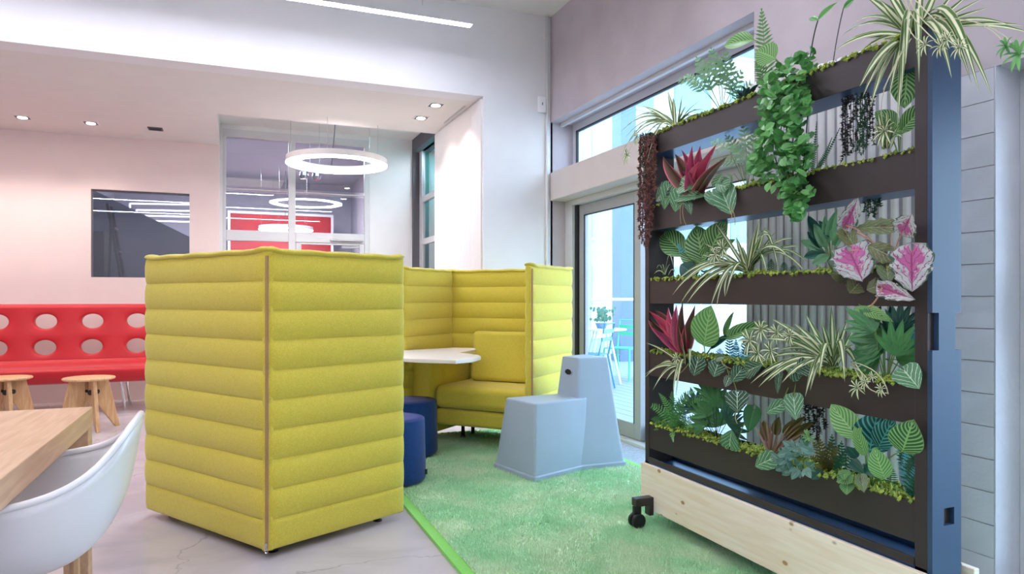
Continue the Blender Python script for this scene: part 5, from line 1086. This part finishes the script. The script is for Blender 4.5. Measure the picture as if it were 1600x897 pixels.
for v in ((1200, 690, 1192, 660, 9), (1225, 680, 1250, 655, 9), (1230, 690, 1262, 662, 8), (1212, 680, 1215, 655, 8)): broad(t, *v, 'bronze', 'oval', 2.02, 1.99)
t = plant('dark_tassel', pt(1275, 640, 2.05), 'purple-brown tassel hanging under the fourth shelf before the flutes'); strands(t, 1255, 1290, 628, [680, 690, 675, 685, 695, 670], 2.04, 'bd', .012, dens=.005)
t = plant('ivy_tuft', soil(1245, 4), 'grey-blue ivy tuft with pointed leaves on the lowest shelf'); c = soil(1245, 4, 1.97)
for k in range(26): q = pt(R.uniform(1218, 1275), R.uniform(698, 738), 1.93+R.uniform(-.04, .02)); d = Vector((-.4, R.uniform(-1, 1), R.uniform(-.6, .8))).normalized(); lobed(t, q, d, .045, 'ivy', 3, 1.7, wf=.3)
for k in range(5): stemtube(t, bez(c, c+Vector((-.03, 0, .03)), pt(R.uniform(1225, 1270), R.uniform(705, 735), 1.93), 5), .0014, 'g')
t = plant('aloe_rosette', soil(1265, 4, 2.0), 'little striped green rosette between bronze blades and tassel'); plantlet(t, pt(1264, 683, 1.97), .035, 10, 'calpale'); stemtube(t, [c, pt(1264, 690, 1.97)], .0015, 'g')
t = plant('bronze_fern', soil(1290, 4), 'olive bronze fern in the middle of the lowest shelf'); c = soil(1292, 4)
for q in ((1270, 690), (1280, 685), (1300, 690), (1265, 712), (1285, 705), (1310, 700), (1275, 728), (1300, 715), (1262, 735)): fern(t, c, pt(*q, 1.96+R.uniform(-.05, .03)), .025, 'bronze', 10, .2)
for q in ((1312, 695), (1335, 700), (1328, 715), (1320, 725)): fern(t, c, pt(*q, 2.0), .02, 'fernd', 10, .2)
t = plant('peperomia', soil(1330, 4), 'little watermelon-striped peperomia leaves over the lowest shelf edge'); c = soil(1325, 4)
for i, v in enumerate(((1330, 740, 1310, 752, 12), (1325, 755, 1322, 768, 11), (1345, 740, 1348, 764, 10), (1320, 735, 1318, 745, 9))): broad(t, *v, 'calathea' if i != 2 else 'beggreen', 'oval', 1.94, 1.89, base=c)
t = plant('calathea', soil(1355, 4), 'large striped calathea fanning at the right of the lowest shelf'); c = soil(1362, 4)
for v, k in (((1342, 685, 1298, 632, 20), 'calpale'), ((1352, 712, 1335, 668, 10), 'calpale'), ((1358, 708, 1370, 645, 30), 'calteal'), ((1372, 700, 1395, 655, 18), 'calteal'), ((1410, 706, 1425, 660, 26), 'calathea'), ((1382, 748, 1366, 702, 17), 'calpale'), ((1350, 695, 1345, 660, 15), 'calteal')): broad(t, *v, k, Xa=1.99 if k == 'calteal' else 1.95, Xb=1.96 if k == 'calteal' else 1.9, base=c, droop=.12)
t = plant('teal_fern', soil(1420, 4), 'blue-teal feathery fern at the right end of the lowest shelf'); c = soil(1425, 4)
for q in ((1408, 705), (1416, 695), (1430, 690), (1438, 705), (1440, 725), (1432, 745), (1424, 715), (1438, 760), (1410, 725), (1405, 690), (1400, 680)): fern(t, c, pt(*q, 1.99), .03, 'fernt' if R.random() < .7 else 'fernd', 14, .3)
t = plant('undergrowth_fern', soil(1150, 2, 2.06), 'low dark fern sprigs behind the middle-shelf spider plant'); c = soil(1150, 2, 2.06)
for q in ((1085, 400), (1100, 385), (1205, 405), (1225, 410), (1240, 415), (1140, 400)): fern(t, soil(q[0], 2, 2.06), pt(*q, 2.05), .025, 'fernd', 10, .1)
t = plant('undergrowth_fern', soil(1160, 3, 2.06), 'low dark fern sprigs behind the cream tuft on the fourth shelf')
for q in ((1140, 520), (1150, 535), (1165, 520), (1245, 545), (1260, 550), (1340, 540), (1125, 545)): fern(t, soil(q[0], 3, 2.06), pt(*q, 2.05), .028, 'fernd', 10, .1)
t = plant('undergrowth_fern', soil(1300, 4, 2.06), 'low dark green and bronze sprigs between the bronze fern and big calathea')
for q in ((1240, 690), (1255, 680), (1300, 680), (1315, 690), (1330, 700), (1350, 725), (1235, 700), (1375, 720), (1392, 730)): fern(t, soil(q[0], 4, 2.06), pt(*q, 2.0), .028, R.choice(['fernd', 'bronze', 'fern']), 10, .1)
for v in ((1330, 720, 1345, 735, 9), (1340, 715, 1325, 700, 8), (1350, 730, 1372, 740, 9), (1285, 735, 1270, 748, 8)): broad(t, *v, 'lobed', 'oval', 1.97, 1.93)
# plants facing the back side of the rack, seen past its right end
t = plant('back_plant', Vector((2.12, Yr+.2, .80)), 'green leaves poking out behind the right post of the rack')
cb = Vector((2.06, Yr+.2, .87))
for (ya, yb_2, w_) in ((604, 640, 7), (660, 700, 9)):
    a = P(1497, ya, Y=Yr+.06); b = P(1518, yb_2-4, Y=Yr+.03); addleaf(t, leafmesh('oval', LM['calathea'], .1, .2), a, b, .016); stemtube(t, bez(cb, cb.lerp(a, .5)+Vector((.05, 0, 0)), a), .0018, 'g')
t.location = (2.06, Yr+.2, .87)

# shared group phrases for repeated kinds
GROUPS = dict(ceiling_downlight='recessed downlights in the low ceiling', linear_lamp='linear lamps across the room', ring_lamp='glowing ring lamps', reflected_led_frame='LED reflections modelled behind the small window', round_pouf='navy poufs between the booths', sofa_booth='lime sofa booths', moss='moss beds on the rack shelves', spider_plant='spider plants on the rack', spider_plantlet='dangling spider plantlets', calathea='striped calatheas on the rack', clarinervium='white-veined anthuriums on the rack', anthurium='green anthuriums on the rack', red_cordyline='crimson cordylines on the rack', lobed_fern='lobed ferns on the rack', sword_fern='sword ferns on the rack', teal_fern='teal ferns at the right of the rack', dark_tassel='dark hanging tassels on the rack')
for o in COL.objects:
    if o.parent is None and 'label' in o and 'group' not in o:
        k = o.name.split('.')[0]
        if k in GROUPS: o['group'] = GROUPS[k]
